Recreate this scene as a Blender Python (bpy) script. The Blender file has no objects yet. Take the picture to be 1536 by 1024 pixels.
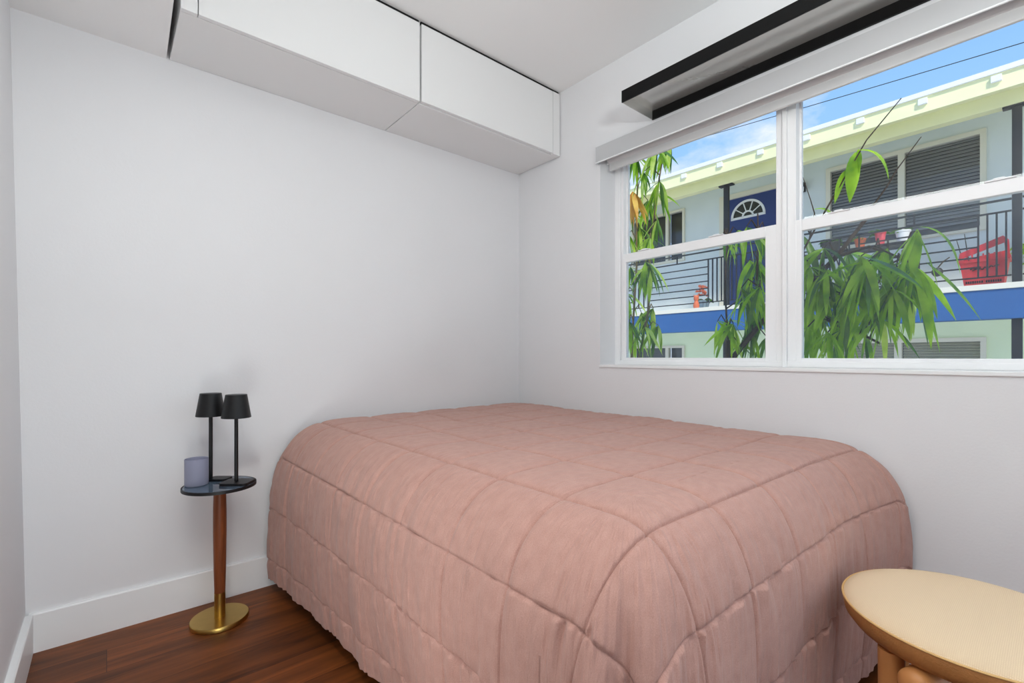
import bpy, bmesh, math, random
import numpy as np
from mathutils import Vector, Matrix, noise

random.seed(11)
SC = bpy.context.scene
COL = SC.collection
PI = math.pi

# ------------------------------------------------------------------ materials
def lin(c):
    return tuple(((v/255.0)/12.92 if v/255.0 <= 0.04045 else ((v/255.0+0.055)/1.055)**2.4) for v in c) + (1.0,)

def new_mat(name):
    m = bpy.data.materials.new(name); m.use_nodes = True
    nt = m.node_tree
    b = nt.nodes['Principled BSDF']
    return m, nt, b

def mat(name, rgb, rough=0.6, metal=0.0, bump=0.0, bscale=60.0, var=0.0, vscale=8.0, spec=0.5, coat=0.0):
    m, nt, b = new_mat(name)
    b.inputs['Base Color'].default_value = lin(rgb)
    b.inputs['Roughness'].default_value = rough
    b.inputs['Metallic'].default_value = metal
    b.inputs['Specular IOR Level'].default_value = spec
    if coat: b.inputs['Coat Weight'].default_value = coat
    tc = nt.nodes.new('ShaderNodeTexCoord')
    if var > 0:
        n = nt.nodes.new('ShaderNodeTexNoise'); n.inputs['Scale'].default_value = vscale; n.inputs['Detail'].default_value = 5
        nt.links.new(tc.outputs['Object'], n.inputs['Vector'])
        r = nt.nodes.new('ShaderNodeValToRGB')
        c = lin(rgb)
        r.color_ramp.elements[0].position = 0.3; r.color_ramp.elements[1].position = 0.7
        r.color_ramp.elements[0].color = tuple(x*(1-var) for x in c[:3])+(1,)
        r.color_ramp.elements[1].color = tuple(min(1, x*(1+var)) for x in c[:3])+(1,)
        nt.links.new(n.outputs['Fac'], r.inputs['Fac']); nt.links.new(r.outputs['Color'], b.inputs['Base Color'])
    if bump > 0:
        n2 = nt.nodes.new('ShaderNodeTexNoise'); n2.inputs['Scale'].default_value = bscale; n2.inputs['Detail'].default_value = 4
        nt.links.new(tc.outputs['Object'], n2.inputs['Vector'])
        bp = nt.nodes.new('ShaderNodeBump'); bp.inputs['Strength'].default_value = bump; bp.inputs['Distance'].default_value = 0.004
        nt.links.new(n2.outputs['Fac'], bp.inputs['Height']); nt.links.new(bp.outputs['Normal'], b.inputs['Normal'])
    return m

M = {}
M['wall'] = mat('white_paint', (234, 234, 236), 0.75, bump=0.10, bscale=140, var=0.006, vscale=3, spec=0.25)
M['ceil'] = mat('ceiling_paint', (246, 246, 246), 0.85, bump=0.06, bscale=120, spec=0.2)
M['rear'] = mat('bounce_cut_grey', (110, 110, 112), 0.8)  # unseen rear wall, darkened to cut the light it bounces back
M['trim'] = mat('trim_paint', (244, 245, 246), 0.45, spec=0.35)
M['cab'] = mat('cabinet_laminate', (236, 236, 236), 0.42, spec=0.3, bump=0.03, bscale=5)
M['dark_gap'] = mat('dark_gap', (22, 22, 22), 0.9)
M['vinyl'] = mat('window_vinyl', (250, 250, 251), 0.35, spec=0.4)
M['shade'] = mat('roller_shade_fabric', (222, 222, 222), 0.7, bump=0.05, bscale=300)
M['valance'] = mat('valance_metal', (198, 199, 201), 0.4, spec=0.4)
M['black'] = mat('black_satin_metal', (9, 9, 10), 0.5, spec=0.2)
M['lampblack'] = mat('black_powder_coat', (16, 16, 18), 0.42, bump=0.05, bscale=400, spec=0.4)
M['silver'] = mat('brushed_aluminium', (232, 232, 228), 0.24, metal=0.72, bump=0.02, bscale=40)
M['brass'] = mat('brushed_brass', (196, 164, 92), 0.30, metal=1.0, bump=0.05, bscale=120, var=0.05, vscale=30)
M['oak'] = mat('honey_wood', (196, 134, 78), 0.45, bump=0.05, bscale=50, var=0.12, vscale=14)

def wood_mat(name, dark, light, axis_scale, rough, plank=None):
    m, nt, b = new_mat(name)
    tc = nt.nodes.new('ShaderNodeTexCoord')
    mp = nt.nodes.new('ShaderNodeMapping'); mp.inputs['Scale'].default_value = axis_scale
    nt.links.new(tc.outputs['Object'], mp.inputs['Vector'])
    n = nt.nodes.new('ShaderNodeTexNoise'); n.inputs['Scale'].default_value = 1.0; n.inputs['Detail'].default_value = 8; n.inputs['Roughness'].default_value = 0.62; n.inputs['Distortion'].default_value = 0.6
    r = nt.nodes.new('ShaderNodeValToRGB')
    r.color_ramp.elements[0].position = 0.30; r.color_ramp.elements[0].color = lin(dark)
    r.color_ramp.elements[1].position = 0.72; r.color_ramp.elements[1].color = lin(light)
    vec = mp.outputs['Vector']
    if plank:
        bk = nt.nodes.new('ShaderNodeTexBrick')
        bk.offset = 0.37; bk.inputs['Scale'].default_value = 1.0
        bk.inputs['Brick Width'].default_value = plank[0]; bk.inputs['Row Height'].default_value = plank[1]
        bk.inputs['Mortar Size'].default_value = 0.0009; bk.inputs['Mortar Smooth'].default_value = 0.3; bk.inputs['Bias'].default_value = 0
        bk.inputs['Color1'].default_value = (0, 0, 0, 1); bk.inputs['Color2'].default_value = (1, 1, 1, 1); bk.inputs['Mortar'].default_value = (0.5, 0.5, 0.5, 1)
        nt.links.new(tc.outputs['Object'], bk.inputs['Vector'])
        add = nt.nodes.new('ShaderNodeVectorMath'); add.operation = 'MULTIPLY_ADD'
        nt.links.new(bk.outputs['Color'], add.inputs[0]); add.inputs[1].default_value = (7.3, 13.1, 5.7)
        nt.links.new(mp.outputs['Vector'], add.inputs[2]); vec = add.outputs['Vector']
    nt.links.new(vec, n.inputs['Vector']); nt.links.new(n.outputs['Fac'], r.inputs['Fac'])
    out = r.outputs['Color']
    if plank:
        hv = nt.nodes.new('ShaderNodeHueSaturation')
        mr = nt.nodes.new('ShaderNodeMapRange'); mr.inputs['To Min'].default_value = 0.72; mr.inputs['To Max'].default_value = 1.15
        nt.links.new(bk.outputs['Color'], mr.inputs['Value']); nt.links.new(mr.outputs['Result'], hv.inputs['Value'])
        nt.links.new(out, hv.inputs['Color'])
        mx = nt.nodes.new('ShaderNodeMix'); mx.data_type = 'RGBA'
        nt.links.new(bk.outputs['Fac'], mx.inputs['Factor']); nt.links.new(hv.outputs['Color'], mx.inputs['A']); mx.inputs['B'].default_value = lin((38, 20, 12))
        out = mx.outputs['Result']
    nt.links.new(out, b.inputs['Base Color'])
    b.inputs['Roughness'].default_value = rough; b.inputs['Specular IOR Level'].default_value = 0.28
    bp = nt.nodes.new('ShaderNodeBump'); bp.inputs['Strength'].default_value = 0.08; bp.inputs['Distance'].default_value = 0.003
    nt.links.new(n.outputs['Fac'], bp.inputs['Height']); nt.links.new(bp.outputs['Normal'], b.inputs['Normal'])
    return m
M['floor'] = wood_mat('walnut_planks', (66, 32, 13), (152, 84, 38), (1.6, 17, 1), 0.42, plank=(1.22, 0.152))
M['walnut'] = wood_mat('walnut_pole', (104, 54, 28), (142, 78, 44), (60, 60, 5), 0.4)

def quilt_mat():
    m, nt, b = new_mat('dusty_pink_cotton')
    uv = nt.nodes.new('ShaderNodeUVMap'); uv.uv_map = 'cloth'
    def noise_node(scale, vec, detail=3, dist=0.0):
        mp = nt.nodes.new('ShaderNodeMapping'); mp.inputs['Scale'].default_value = vec
        nt.links.new(uv.outputs['UV'], mp.inputs['Vector'])
        n = nt.nodes.new('ShaderNodeTexNoise'); n.inputs['Scale'].default_value = scale; n.inputs['Detail'].default_value = detail; n.inputs['Distortion'].default_value = dist
        nt.links.new(mp.outputs['Vector'], n.inputs['Vector']); return n
    heather = noise_node(1.0, (420, 420, 1), 2)
    blot = noise_node(1.0, (34, 34, 1), 6)
    r = nt.nodes.new('ShaderNodeValToRGB')
    r.color_ramp.elements[0].position = 0.28; r.color_ramp.elements[0].color = lin((174, 132, 121))
    r.color_ramp.elements[1].position = 0.72; r.color_ramp.elements[1].color = lin((200, 158, 146))
    mix = nt.nodes.new('ShaderNodeMath'); mix.operation = 'MULTIPLY_ADD'
    nt.links.new(heather.outputs['Fac'], mix.inputs[0]); mix.inputs[1].default_value = 0.6
    m2 = nt.nodes.new('ShaderNodeMath'); m2.operation = 'MULTIPLY'; nt.links.new(blot.outputs['Fac'], m2.inputs[0]); m2.inputs[1].default_value = 0.4
    nt.links.new(m2.outputs[0], mix.inputs[2])
    nt.links.new(mix.outputs[0], r.inputs['Fac']); nt.links.new(r.outputs['Color'], b.inputs['Base Color'])
    b.inputs['Roughness'].default_value = 0.9; b.inputs['Specular IOR Level'].default_value = 0.12
    b.inputs['Sheen Weight'].default_value = 0.15; b.inputs['Sheen Roughness'].default_value = 0.5
    bp = nt.nodes.new('ShaderNodeBump'); bp.inputs['Strength'].default_value = 0.25; bp.inputs['Distance'].default_value = 0.002
    nt.links.new(heather.outputs['Fac'], bp.inputs['Height'])
    # fine fabric puckers, running down the drop and across the top
    pv = nt.nodes.new('ShaderNodeUVMap'); pv.uv_map = 'pleat'
    pm = nt.nodes.new('ShaderNodeMapping'); pm.inputs['Scale'].default_value = (46, 5.5, 1)
    nt.links.new(pv.outputs['UV'], pm.inputs['Vector'])
    pn = nt.nodes.new('ShaderNodeTexNoise'); pn.inputs['Scale'].default_value = 1.0; pn.inputs['Detail'].default_value = 3; pn.inputs['Roughness'].default_value = 0.55; pn.inputs['Distortion'].default_value = 0.9
    nt.links.new(pm.outputs['Vector'], pn.inputs['Vector'])
    b2 = nt.nodes.new('ShaderNodeBump'); b2.inputs['Strength'].default_value = 0.42; b2.inputs['Distance'].default_value = 0.014
    nt.links.new(pn.outputs['Fac'], b2.inputs['Height']); nt.links.new(bp.outputs['Normal'], b2.inputs['Normal'])
    nt.links.new(b2.outputs['Normal'], b.inputs['Normal'])
    return m
M['quilt'] = quilt_mat()
M['mattress'] = mat('mattress_ticking', (225, 222, 216), 0.9)
M['bedbase'] = mat('dark_bed_base', (60, 56, 54), 0.9)

def weave_mat():
    m, nt, b = new_mat('golden_woven_upholstery')
    tc = nt.nodes.new('ShaderNodeTexCoord')
    w = []
    for ax in ('X', 'Y'):
        n = nt.nodes.new('ShaderNodeTexWave'); n.wave_type = 'BANDS'; n.bands_direction = ax
        n.inputs['Scale'].default_value = 110; n.inputs['Distortion'].default_value = 1.2; n.inputs['Detail'].default_value = 1
        nt.links.new(tc.outputs['Object'], n.inputs['Vector']); w.append(n)
    mu = nt.nodes.new('ShaderNodeMath'); mu.operation = 'MULTIPLY'
    nt.links.new(w[0].outputs['Fac'], mu.inputs[0]); nt.links.new(w[1].outputs['Fac'], mu.inputs[1])
    r = nt.nodes.new('ShaderNodeValToRGB')
    r.color_ramp.elements[0].color = lin((226, 200, 166)); r.color_ramp.elements[1].color = lin((244, 222, 190))
    nt.links.new(mu.outputs[0], r.inputs['Fac']); nt.links.new(r.outputs['Color'], b.inputs['Base Color'])
    b.inputs['Roughness'].default_value = 0.75; b.inputs['Specular IOR Level'].default_value = 0.2
    bp = nt.nodes.new('ShaderNodeBump'); bp.inputs['Strength'].default_value = 0.25; bp.inputs['Distance'].default_value = 0.0015
    nt.links.new(mu.outputs[0], bp.inputs['Height']); nt.links.new(bp.outputs['Normal'], b.inputs['Normal'])
    return m
M['weave'] = weave_mat()
M['band'] = mat('tan_seat_band', (176, 120, 66), 0.6, bump=0.3, bscale=260, var=0.08, vscale=60)  # side of the seat, darker and browner than the woven top
M['piping'] = mat('golden_piping', (226, 184, 122), 0.7)

def glass_mat(name, haze=0.0, refl=0.06, tint=(255, 255, 255)):
    m = bpy.data.materials.new(name); m.use_nodes = True
    nt = m.node_tree; nt.nodes.clear()
    o = nt.nodes.new('ShaderNodeOutputMaterial')
    t = nt.nodes.new('ShaderNodeBsdfTransparent'); t.inputs['Color'].default_value = lin(tint)
    g = nt.nodes.new('ShaderNodeBsdfGlossy'); g.inputs['Roughness'].default_value = 0.02
    fr = nt.nodes.new('ShaderNodeFresnel'); fr.inputs['IOR'].default_value = 1.28
    mx = nt.nodes.new('ShaderNodeMixShader')
    nt.links.new(fr.outputs['Fac'], mx.inputs['Fac']); nt.links.new(t.outputs['BSDF'], mx.inputs[1]); nt.links.new(g.outputs['BSDF'], mx.inputs[2])
    last = mx.outputs['Shader']
    if haze > 0:
        d = nt.nodes.new('ShaderNodeBsdfTranslucent'); d.inputs['Color'].default_value = (0.9, 0.92, 1, 1)
        m2 = nt.nodes.new('ShaderNodeMixShader'); m2.inputs['Fac'].default_value = haze
        nt.links.new(last, m2.inputs[1]); nt.links.new(d.outputs['BSDF'], m2.inputs[2]); last = m2.outputs['Shader']
    nt.links.new(last, o.inputs['Surface'])
    return m
M['glass'] = glass_mat('clear_window_glass')
M['glass_haze'] = glass_mat('hazy_double_glass', haze=0.03)
def frosted_mat():
    m, nt, b = new_mat('frosted_lilac_glass')
    b.inputs['Base Color'].default_value = lin((176, 178, 200)); b.inputs['Roughness'].default_value = 0.4
    b.inputs['Transmission Weight'].default_value = 0.45; b.inputs['IOR'].default_value = 1.3
    return m
M['frost'] = frosted_mat()
def smoked_mat():
    m, nt, b = new_mat('smoked_blue_glass')
    b.inputs['Base Color'].default_value = lin((120, 142, 165)); b.inputs['Roughness'].default_value = 0.05
    b.inputs['Transmission Weight'].default_value = 0.75; b.inputs['IOR'].default_value = 1.45
    return m
M['smoked'] = smoked_mat()
M['wax'] = mat('candle_wax', (214, 212, 222), 0.6)

# outdoors
M['blue_wall'] = mat('pale_blue_stucco', (226, 233, 234), 0.9, bump=0.15, bscale=40, var=0.04, vscale=2)
M['green_wall'] = mat('pale_mint_stucco', (238, 253, 216), 0.9, bump=0.15, bscale=40, var=0.04, vscale=2)
M['yellow'] = mat('pale_yellow_paint', (245, 243, 190), 0.7, var=0.04, vscale=3, bump=0.05, bscale=20)
M['white_ext'] = mat('white_roof_edge', (240, 240, 240), 0.7)
M['roof'] = mat('white_roof', (220, 220, 216), 0.9)
M['cobalt'] = mat('cobalt_beam_paint', (34, 92, 152), 0.6, var=0.05, vscale=4)
M['navy'] = mat('navy_door_paint', (20, 52, 118), 0.45)
M['cream'] = mat('cream_frame_paint', (232, 226, 208), 0.6)
M['ext_dark'] = mat('dark_pane_and_room_shade', (38, 42, 46), 0.08, spec=0.6)  # also the painted dark of the rooms behind the panes
M['slats'] = mat('grey_blind_slats', (168, 168, 166), 0.6)
M['slats_tan'] = mat('beige_blind_slats', (222, 218, 190), 0.6)
M['rail'] = mat('black_iron', (20, 20, 24), 0.5)
M['red'] = mat('red_plastic', (236, 62, 66), 0.35)
M['redprint'] = mat('black_print', (24, 12, 12), 0.6)
M['terracotta'] = mat('orange_clay', (214, 110, 70), 0.7, bump=0.1, bscale=60, var=0.15, vscale=30)
M['orange_petal'] = mat('orange_petals', (228, 120, 84), 0.7, var=0.2, vscale=60)
M['white_pot'] = mat('white_ceramic', (236, 236, 236), 0.3)
M['grey_pot'] = mat('blue_grey_ceramic', (150, 172, 186), 0.4)
M['pink'] = mat('pink_plastic', (222, 84, 96), 0.4)
M['dark_pot'] = mat('dark_clay', (44, 46, 42), 0.5, bump=0.3, bscale=60, var=0.3, vscale=40)
M['twig'] = mat('dry_twig', (64, 54, 40), 0.9)
M['ground'] = mat('courtyard_concrete', (206, 203, 196), 0.9, var=0.1, vscale=2)
M['wire'] = mat('power_cable', (60, 66, 60), 0.8)
M['bark'] = mat('dark_bark', (58, 44, 32), 0.9, bump=0.4, bscale=60, var=0.25, vscale=20)
M['stem'] = mat('green_brown_stem', (112, 96, 62), 0.8, var=0.25, vscale=14)

def leaf_mat(name, c0, c1, trans=0.45):
    m = bpy.data.materials.new(name); m.use_nodes = True
    nt = m.node_tree; nt.nodes.clear()
    o = nt.nodes.new('ShaderNodeOutputMaterial')
    tc = nt.nodes.new('ShaderNodeTexCoord')
    n = nt.nodes.new('ShaderNodeTexNoise'); n.inputs['Scale'].default_value = 9; n.inputs['Detail'].default_value = 3
    nt.links.new(tc.outputs['Object'], n.inputs['Vector'])
    r = nt.nodes.new('ShaderNodeValToRGB'); r.color_ramp.elements[0].position = 0.34; r.color_ramp.elements[1].position = 0.66
    r.color_ramp.elements[0].color = lin(c0); r.color_ramp.elements[1].color = lin(c1)
    nt.links.new(n.outputs['Fac'], r.inputs['Fac'])
    p = nt.nodes.new('ShaderNodeBsdfPrincipled'); p.inputs['Roughness'].default_value = 0.38; p.inputs['Specular IOR Level'].default_value = 0.5
    t = nt.nodes.new('ShaderNodeBsdfTranslucent')
    br = nt.nodes.new('ShaderNodeHueSaturation'); br.inputs['Value'].default_value = 1.35; br.inputs['Saturation'].default_value = 1.05
    nt.links.new(r.outputs['Color'], p.inputs['Base Color']); nt.links.new(r.outputs['Color'], br.inputs['Color']); nt.links.new(br.outputs['Color'], t.inputs['Color'])
    mx = nt.nodes.new('ShaderNodeMixShader'); mx.inputs['Fac'].default_value = trans
    nt.links.new(p.outputs['BSDF'], mx.inputs[1]); nt.links.new(t.outputs['BSDF'], mx.inputs[2]); nt.links.new(mx.outputs['Shader'], o.inputs['Surface'])
    return m
M['leaf'] = leaf_mat('fresh_green_leaf', (100, 146, 26), (178, 214, 62), 0.55)
M['leaf_light'] = leaf_mat('yellow_green_leaf', (146, 180, 46), (208, 224, 112), 0.55)
M['leaf_orange'] = leaf_mat('withered_orange_leaf', (206, 140, 50), (236, 196, 96))
M['leaf_dark'] = leaf_mat('dark_green_leaf', (48, 88, 26), (98, 142, 50), 0.4)

# ------------------------------------------------------------------ mesh helpers
class MB:
    def __init__(self): self.bm = bmesh.new()
    def box(self, x0, x1, y0, y1, z0, z1, bev=0.0, seg=2):
        r = bmesh.ops.create_cube(self.bm, size=1.0)
        vs = r['verts']
        for v in vs:
            v.co = Vector(((x0+x1)/2+v.co.x*(x1-x0), (y0+y1)/2+v.co.y*(y1-y0), (z0+z1)/2+v.co.z*(z1-z0)))
        if bev > 0:
            es = list({e for v in vs for e in v.link_edges})
            bmesh.ops.bevel(self.bm, geom=es, offset=bev, segments=seg, affect='EDGES', profile=0.5)
        return self
    def tube(self, pts, rad, n=10, caps=True):
        pts = [Vector(p) for p in pts]
        if not isinstance(rad, (list, tuple)): rad = [rad]*len(pts)
        rings = []
        prev = None
        for i, p in enumerate(pts):
            t = (pts[min(i+1, len(pts)-1)]-pts[max(i-1, 0)]).normalized()
            if prev is None:
                a = Vector((0, 0, 1)) if abs(t.z) < 0.9 else Vector((1, 0, 0))
                u = t.cross(a).normalized()
            else:
                u = (prev - t*prev.dot(t)).normalized()
            prev = u; w = t.cross(u)
            rings.append([self.bm.verts.new(p+(u*math.cos(k*2*PI/n)+w*math.sin(k*2*PI/n))*rad[i]) for k in range(n)])
        for a, b in zip(rings, rings[1:]):
            for k in range(n):
                self.bm.faces.new((a[k], a[(k+1) % n], b[(k+1) % n], b[k]))
        if caps:
            self.bm.faces.new(rings[0][::-1]); self.bm.faces.new(rings[-1])
        return self
    def lathe(self, prof, c=(0, 0, 0), n=48, closed=False):
        rings = []
        for (r, z) in prof:
            if r < 1e-6: rings.append([self.bm.verts.new((c[0], c[1], c[2]+z))])
            else: rings.append([self.bm.verts.new((c[0]+r*math.cos(k*2*PI/n), c[1]+r*math.sin(k*2*PI/n), c[2]+z)) for k in range(n)])
        seq = list(zip(rings, rings[1:]))
        if closed: seq.append((rings[-1], rings[0]))
        for a, b in seq:
            for k in range(n):
                k2 = (k+1) % n
                if len(a) == 1 and len(b) > 1: self.bm.faces.new((a[0], b[k2], b[k]))
                elif len(b) == 1 and len(a) > 1: self.bm.faces.new((a[k], a[k2], b[0]))
                elif len(a) > 1: self.bm.faces.new((a[k], a[k2], b[k2], b[k]))
        return self
    def prism(self, outline, axis, lo, hi):
        def mk(p, t):
            return {'x': (t, p[0], p[1]), 'y': (p[0], t, p[1]), 'z': (p[0], p[1], t)}[axis]
        a = [self.bm.verts.new(mk(p, lo)) for p in outline]; b = [self.bm.verts.new(mk(p, hi)) for p in outline]
        n = len(outline)
        for k in range(n): self.bm.faces.new((a[k], a[(k+1) % n], b[(k+1) % n], b[k]))
        self.bm.faces.new(a[::-1]); self.bm.faces.new(b)
        return self
    def build(self, name, m, parent=None, smooth=False, kind=None, label=None, cat=None, group=None, sharp=35, origin=None):
        bm = self.bm
        bmesh.ops.recalc_face_normals(bm, faces=bm.faces)
        me = bpy.data.meshes.new(name)
        o = bpy.data.objects.new(name, me); COL.objects.link(o)
        if origin is not None:
            bmesh.ops.translate(bm, verts=bm.verts, vec=-Vector(origin))
        bm.to_mesh(me); bm.free()
        if origin is not None: o.location = origin
        me.materials.append(m)
        if smooth:
            me.polygons.foreach_set('use_smooth', [True]*len(me.polygons))
            try: me.set_sharp_from_angle(angle=math.radians(sharp))
            except Exception: pass
        if parent is not None:
            o.parent = parent; o.matrix_parent_inverse = Matrix.Translation(-parent.location) if parent.type == 'EMPTY' else Matrix.Identity(4)
            if parent.type != 'EMPTY': o.matrix_parent_inverse = Matrix.Translation(-total_loc(parent))
        tag(o, label, cat, group, kind)
        return o

def total_loc(o):
    l = Vector((0, 0, 0))
    while o is not None:
        l = l + o.location + o.matrix_parent_inverse.translation
        o = o.parent
    return l

def tag(o, label=None, cat=None, group=None, kind=None):
    if label: o['label'] = label
    if cat: o['category'] = cat
    if group: o['group'] = group
    if kind: o['kind'] = kind
    return o

def thing(name, label, cat, loc=(0, 0, 0), group=None, kind=None):
    o = bpy.data.objects.new(name, None); COL.objects.link(o)
    o.empty_display_size = 0.05; o.location = loc
    return tag(o, label, cat, group, kind)

def frame_boxes(mb, x0, x1, y0, y1, z0, z1, t, tb=None, bev=0.0):
    """rectangular frame in a plane of constant x"""
    tb = t if tb is None else tb
    mb.box(x0, x1, y0, y0+t, z0, z1, bev); mb.box(x0, x1, y1-t, y1, z0, z1, bev)
    mb.box(x0, x1, y0+t, y1-t, z0, z0+tb, bev); mb.box(x0, x1, y0+t, y1-t, z1-t, z1, bev)
    return mb
# ------------------------------------------------------------------ room shell
XB = 2.0            # window wall
YA = 2.275          # long blank wall
ZC = 2.527
ZS = 2.155          # dropped ceiling and cabinet bottoms
YBACK = -1.9
floor = MB().box(-0.32, XB+0.2, YBACK-0.1, YA+0.1, -0.1, 0.0).build('floor', M['floor'], kind='structure')
MB().box(-0.36, XB+0.2, YBACK-0.1, YA+0.1, ZC, ZC+0.12).build('ceiling', M['ceil'], kind='structure')
MB().box(-0.36, XB+0.2, YA, YA+0.1, 0, ZC).build('wall_back', M['wall'], kind='structure')
# left wall is a little out of plumb
MB().prism([(-0.205, 0.0), (-0.2435, ZS), (-0.25, ZC), (-0.36, ZC), (-0.36, 0.0)], 'y', YBACK, YA).build('wall_left', M['wall'], kind='structure')
# unseen rear wall; doorway added for the rear fill light
DX0, DX1, DZ = 0.15, 1.25, 2.1
MB().box(-0.25, DX0, YBACK-0.1, YBACK, 0, ZC).box(DX1, XB, YBACK-0.1, YBACK, 0, ZC).box(DX0, DX1, YBACK-0.1, YBACK, DZ, ZC).build('wall_front', M['rear'], kind='structure')
# window wall with opening
OY0, OY1, OZ0, OZ1 = -0.24, 1.619, 0.94, 2.10
w = MB()
w.box(XB, XB+0.2, OY1, YA, 0, ZC)
VY0, VY1, VZ0, VZ1 = -1.75, -0.5, 0.12, 2.2  # opening added out of view for the side fill light
w.box(XB, XB+0.2, VY1, OY0, 0, ZC).box(XB, XB+0.2, YBACK-0.1, VY0, 0, ZC).box(XB, XB+0.2, VY0, VY1, 0, VZ0).box(XB, XB+0.2, VY0, VY1, VZ1, ZC)
w.box(XB, XB+0.2, OY0, OY1, 0, OZ0).box(XB, XB+0.2, OY0, OY1, OZ1, ZC)
w.build('wall_right', M['wall'], kind='structure')
# dropped ceiling beside the cabinets; its end runs slightly out of square
MB().prism([(-0.25, YA), (0.176, YA), (0.165, 1.85), (0.15, YBACK), (-0.25, YBACK)], 'z', ZS, ZC).build('trim_1', M['ceil'], kind='structure')
# baseboards
MB().prism([(YA, 0), (YA-0.015, 0), (YA-0.015, 0.128), (YA-0.012, 0.132), (YA, 0.132)], 'x', -0.2, XB).build('baseboard_back', M['trim'], kind='structure')
MB().prism([(-0.2065, 0), (-0.188, 0), (-0.188, 0.128), (-0.191, 0.132), (-0.2085, 0.132)], 'y', YBACK, YA-0.015).build('baseboard_left', M['trim'], kind='structure')
MB().prism([(XB, 0), (XB-0.015, 0), (XB-0.015, 0.128), (XB-0.012, 0.132), (XB, 0.132)], 'y', YBACK, YA-0.015).build('baseboard_right', M['trim'], kind='structure')

# ------------------------------------------------------------------ window
win = thing('window_1', 'white double single-hung window above the bed', 'window', (2.16, 0.69, OZ0), kind='structure')
FX = 2.125
GY = [(0.8016, 1.561), (-0.135, 0.7085)]      # glazed widths
def part_s(o): 
    return o
f = MB()
f.box(FX, FX+0.07, OY1-0.035, OY1, OZ0, OZ1, 0.003); f.box(FX, FX+0.07, OY0, OY0+0.035, OZ0, OZ1, 0.003)
f.box(FX, FX+0.07, OY0+0.035, OY1-0.035, OZ1-0.035, OZ1, 0.003)
f.box(FX, FX+0.07, OY0+0.035, OY1-0.035, OZ0+0.014, OZ0+0.038, 0.003)
# inner tracks of the jambs
f.box(FX+0.012, FX+0.06, OY1-0.050, OY1-0.035, OZ0+0.03, OZ1-0.035, 0.002)
f.box(FX+0.012, FX+0.06, OY0+0.035, OY0+0.05, OZ0+0.03, OZ1-0.035, 0.002)
f.build('window_frame', M['vinyl'], win)
mu = MB()
mu.box(FX-0.012, FX+0.08, 0.748, 0.764, OZ0+0.014, OZ1-0.03, 0.002)
mu.box(FX+0.002, FX+0.068, 0.764, 0.792, OZ0+0.014, OZ1-0.03, 0.002)
mu.box(FX+0.002, FX+0.068, 0.716, 0.748, OZ0+0.014, OZ1-0.03, 0.002)
mu.build('mullion', M['vinyl'], win)
for (y0, y1) in GY:
    # fixed upper light: thin outer bead
    u = MB(); frame_boxes(u, FX+0.04, FX+0.06, y0-0.012, y1+0.012, 1.535, OZ1-0.03, 0.012, bev=0.002)
    us = u.build('upper_sash', M['vinyl'], win)
    MB().box(FX+0.048, FX+0.052, y0, y1, 1.547, OZ1-0.042).build('pane', M['glass'], us)
    l = MB()
    l.box(FX+0.004, FX+0.032, y0-0.012, y0+0.034, OZ0+0.036, 1.551, 0.002)
    l.box(FX+0.004, FX+0.032, y1-0.012, y1+0.012, OZ0+0.036, 1.551, 0.002)
    l.box(FX+0.004, FX+0.032, y0+0.034, y1-0.012, 1.506, 1.551, 0.002)
    l.box(FX+0.004, FX+0.032, y0+0.034, y1-0.012, OZ0+0.036, OZ0+0.052, 0.002)
    ls = l.build('lower_sash', M['vinyl'], win)
    MB().box(FX+0.016, FX+0.02, y0+0.034, y1-0.012, OZ0+0.05, 1.507).build('pane', M['glass_haze'], ls)
    for k in (0.30, 0.84):
        yc = y0+0.034+(y1-y0-0.046)*k
        lk = MB(); lk.box(FX-0.002, FX+0.026, yc-0.035, yc+0.035, 1.551, 1.556, 0.002).box(FX+0.004, FX+0.02, yc-0.012, yc+0.016, 1.555, 1.562, 0.003)
        lk.build('sash_latch', M['vinyl'], ls)
MB().box(XB-0.006, FX, OY0, OY1+0.003, OZ0, OZ0+0.015, 0.003).build('window_sill', M['trim'], win)

# ------------------------------------------------------------------ roller shade
rs = thing('roller_shade', 'rolled-up white roller shade with a long grey valance across the window top', 'window shade', (1.98, 0.69, 2.02))
v = MB()
v.prism([(1.972, 2.024), (1.972, 2.097), (1.998, 2.097), (1.998, 2.103), (1.967, 2.103), (1.967, 2.021), (1.9715, 2.018)], 'y', OY0-0.01, OY1+0.004)
v.build('valance', M['valance'], rs)
MB().box(1.9645, 1.9715, OY0-0.01, OY1+0.004, 2.0165, 2.0225, 0.0015).build('valance_lip', M['trim'], rs)
MB().box(1.968, 1.999, OY1+0.004, OY1+0.008, 2.018, 2.103, 0.001).build('end_cap', M['trim'], rs)
tb = MB(); prof = [(2.055+0.026*math.cos(a), 2.058+0.026*math.sin(a)) for a in np.linspace(0, 2*PI, 24, endpoint=False)]
tb.prism(prof, 'y', OY0+0.02, OY1-0.02).build('fabric_roll', M['shade'], rs, smooth=True)
MB().box(2.053, 2.069, OY0+0.02, OY1-0.018, 1.994, 2.045, 0.004).build('bottom_bar', M['shade'], rs)
MB().box(2.045, 2.075, OY1-0.018, OY1-0.008, 2.03, 2.09, 0.002).build('bracket', M['trim'], rs)

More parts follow.
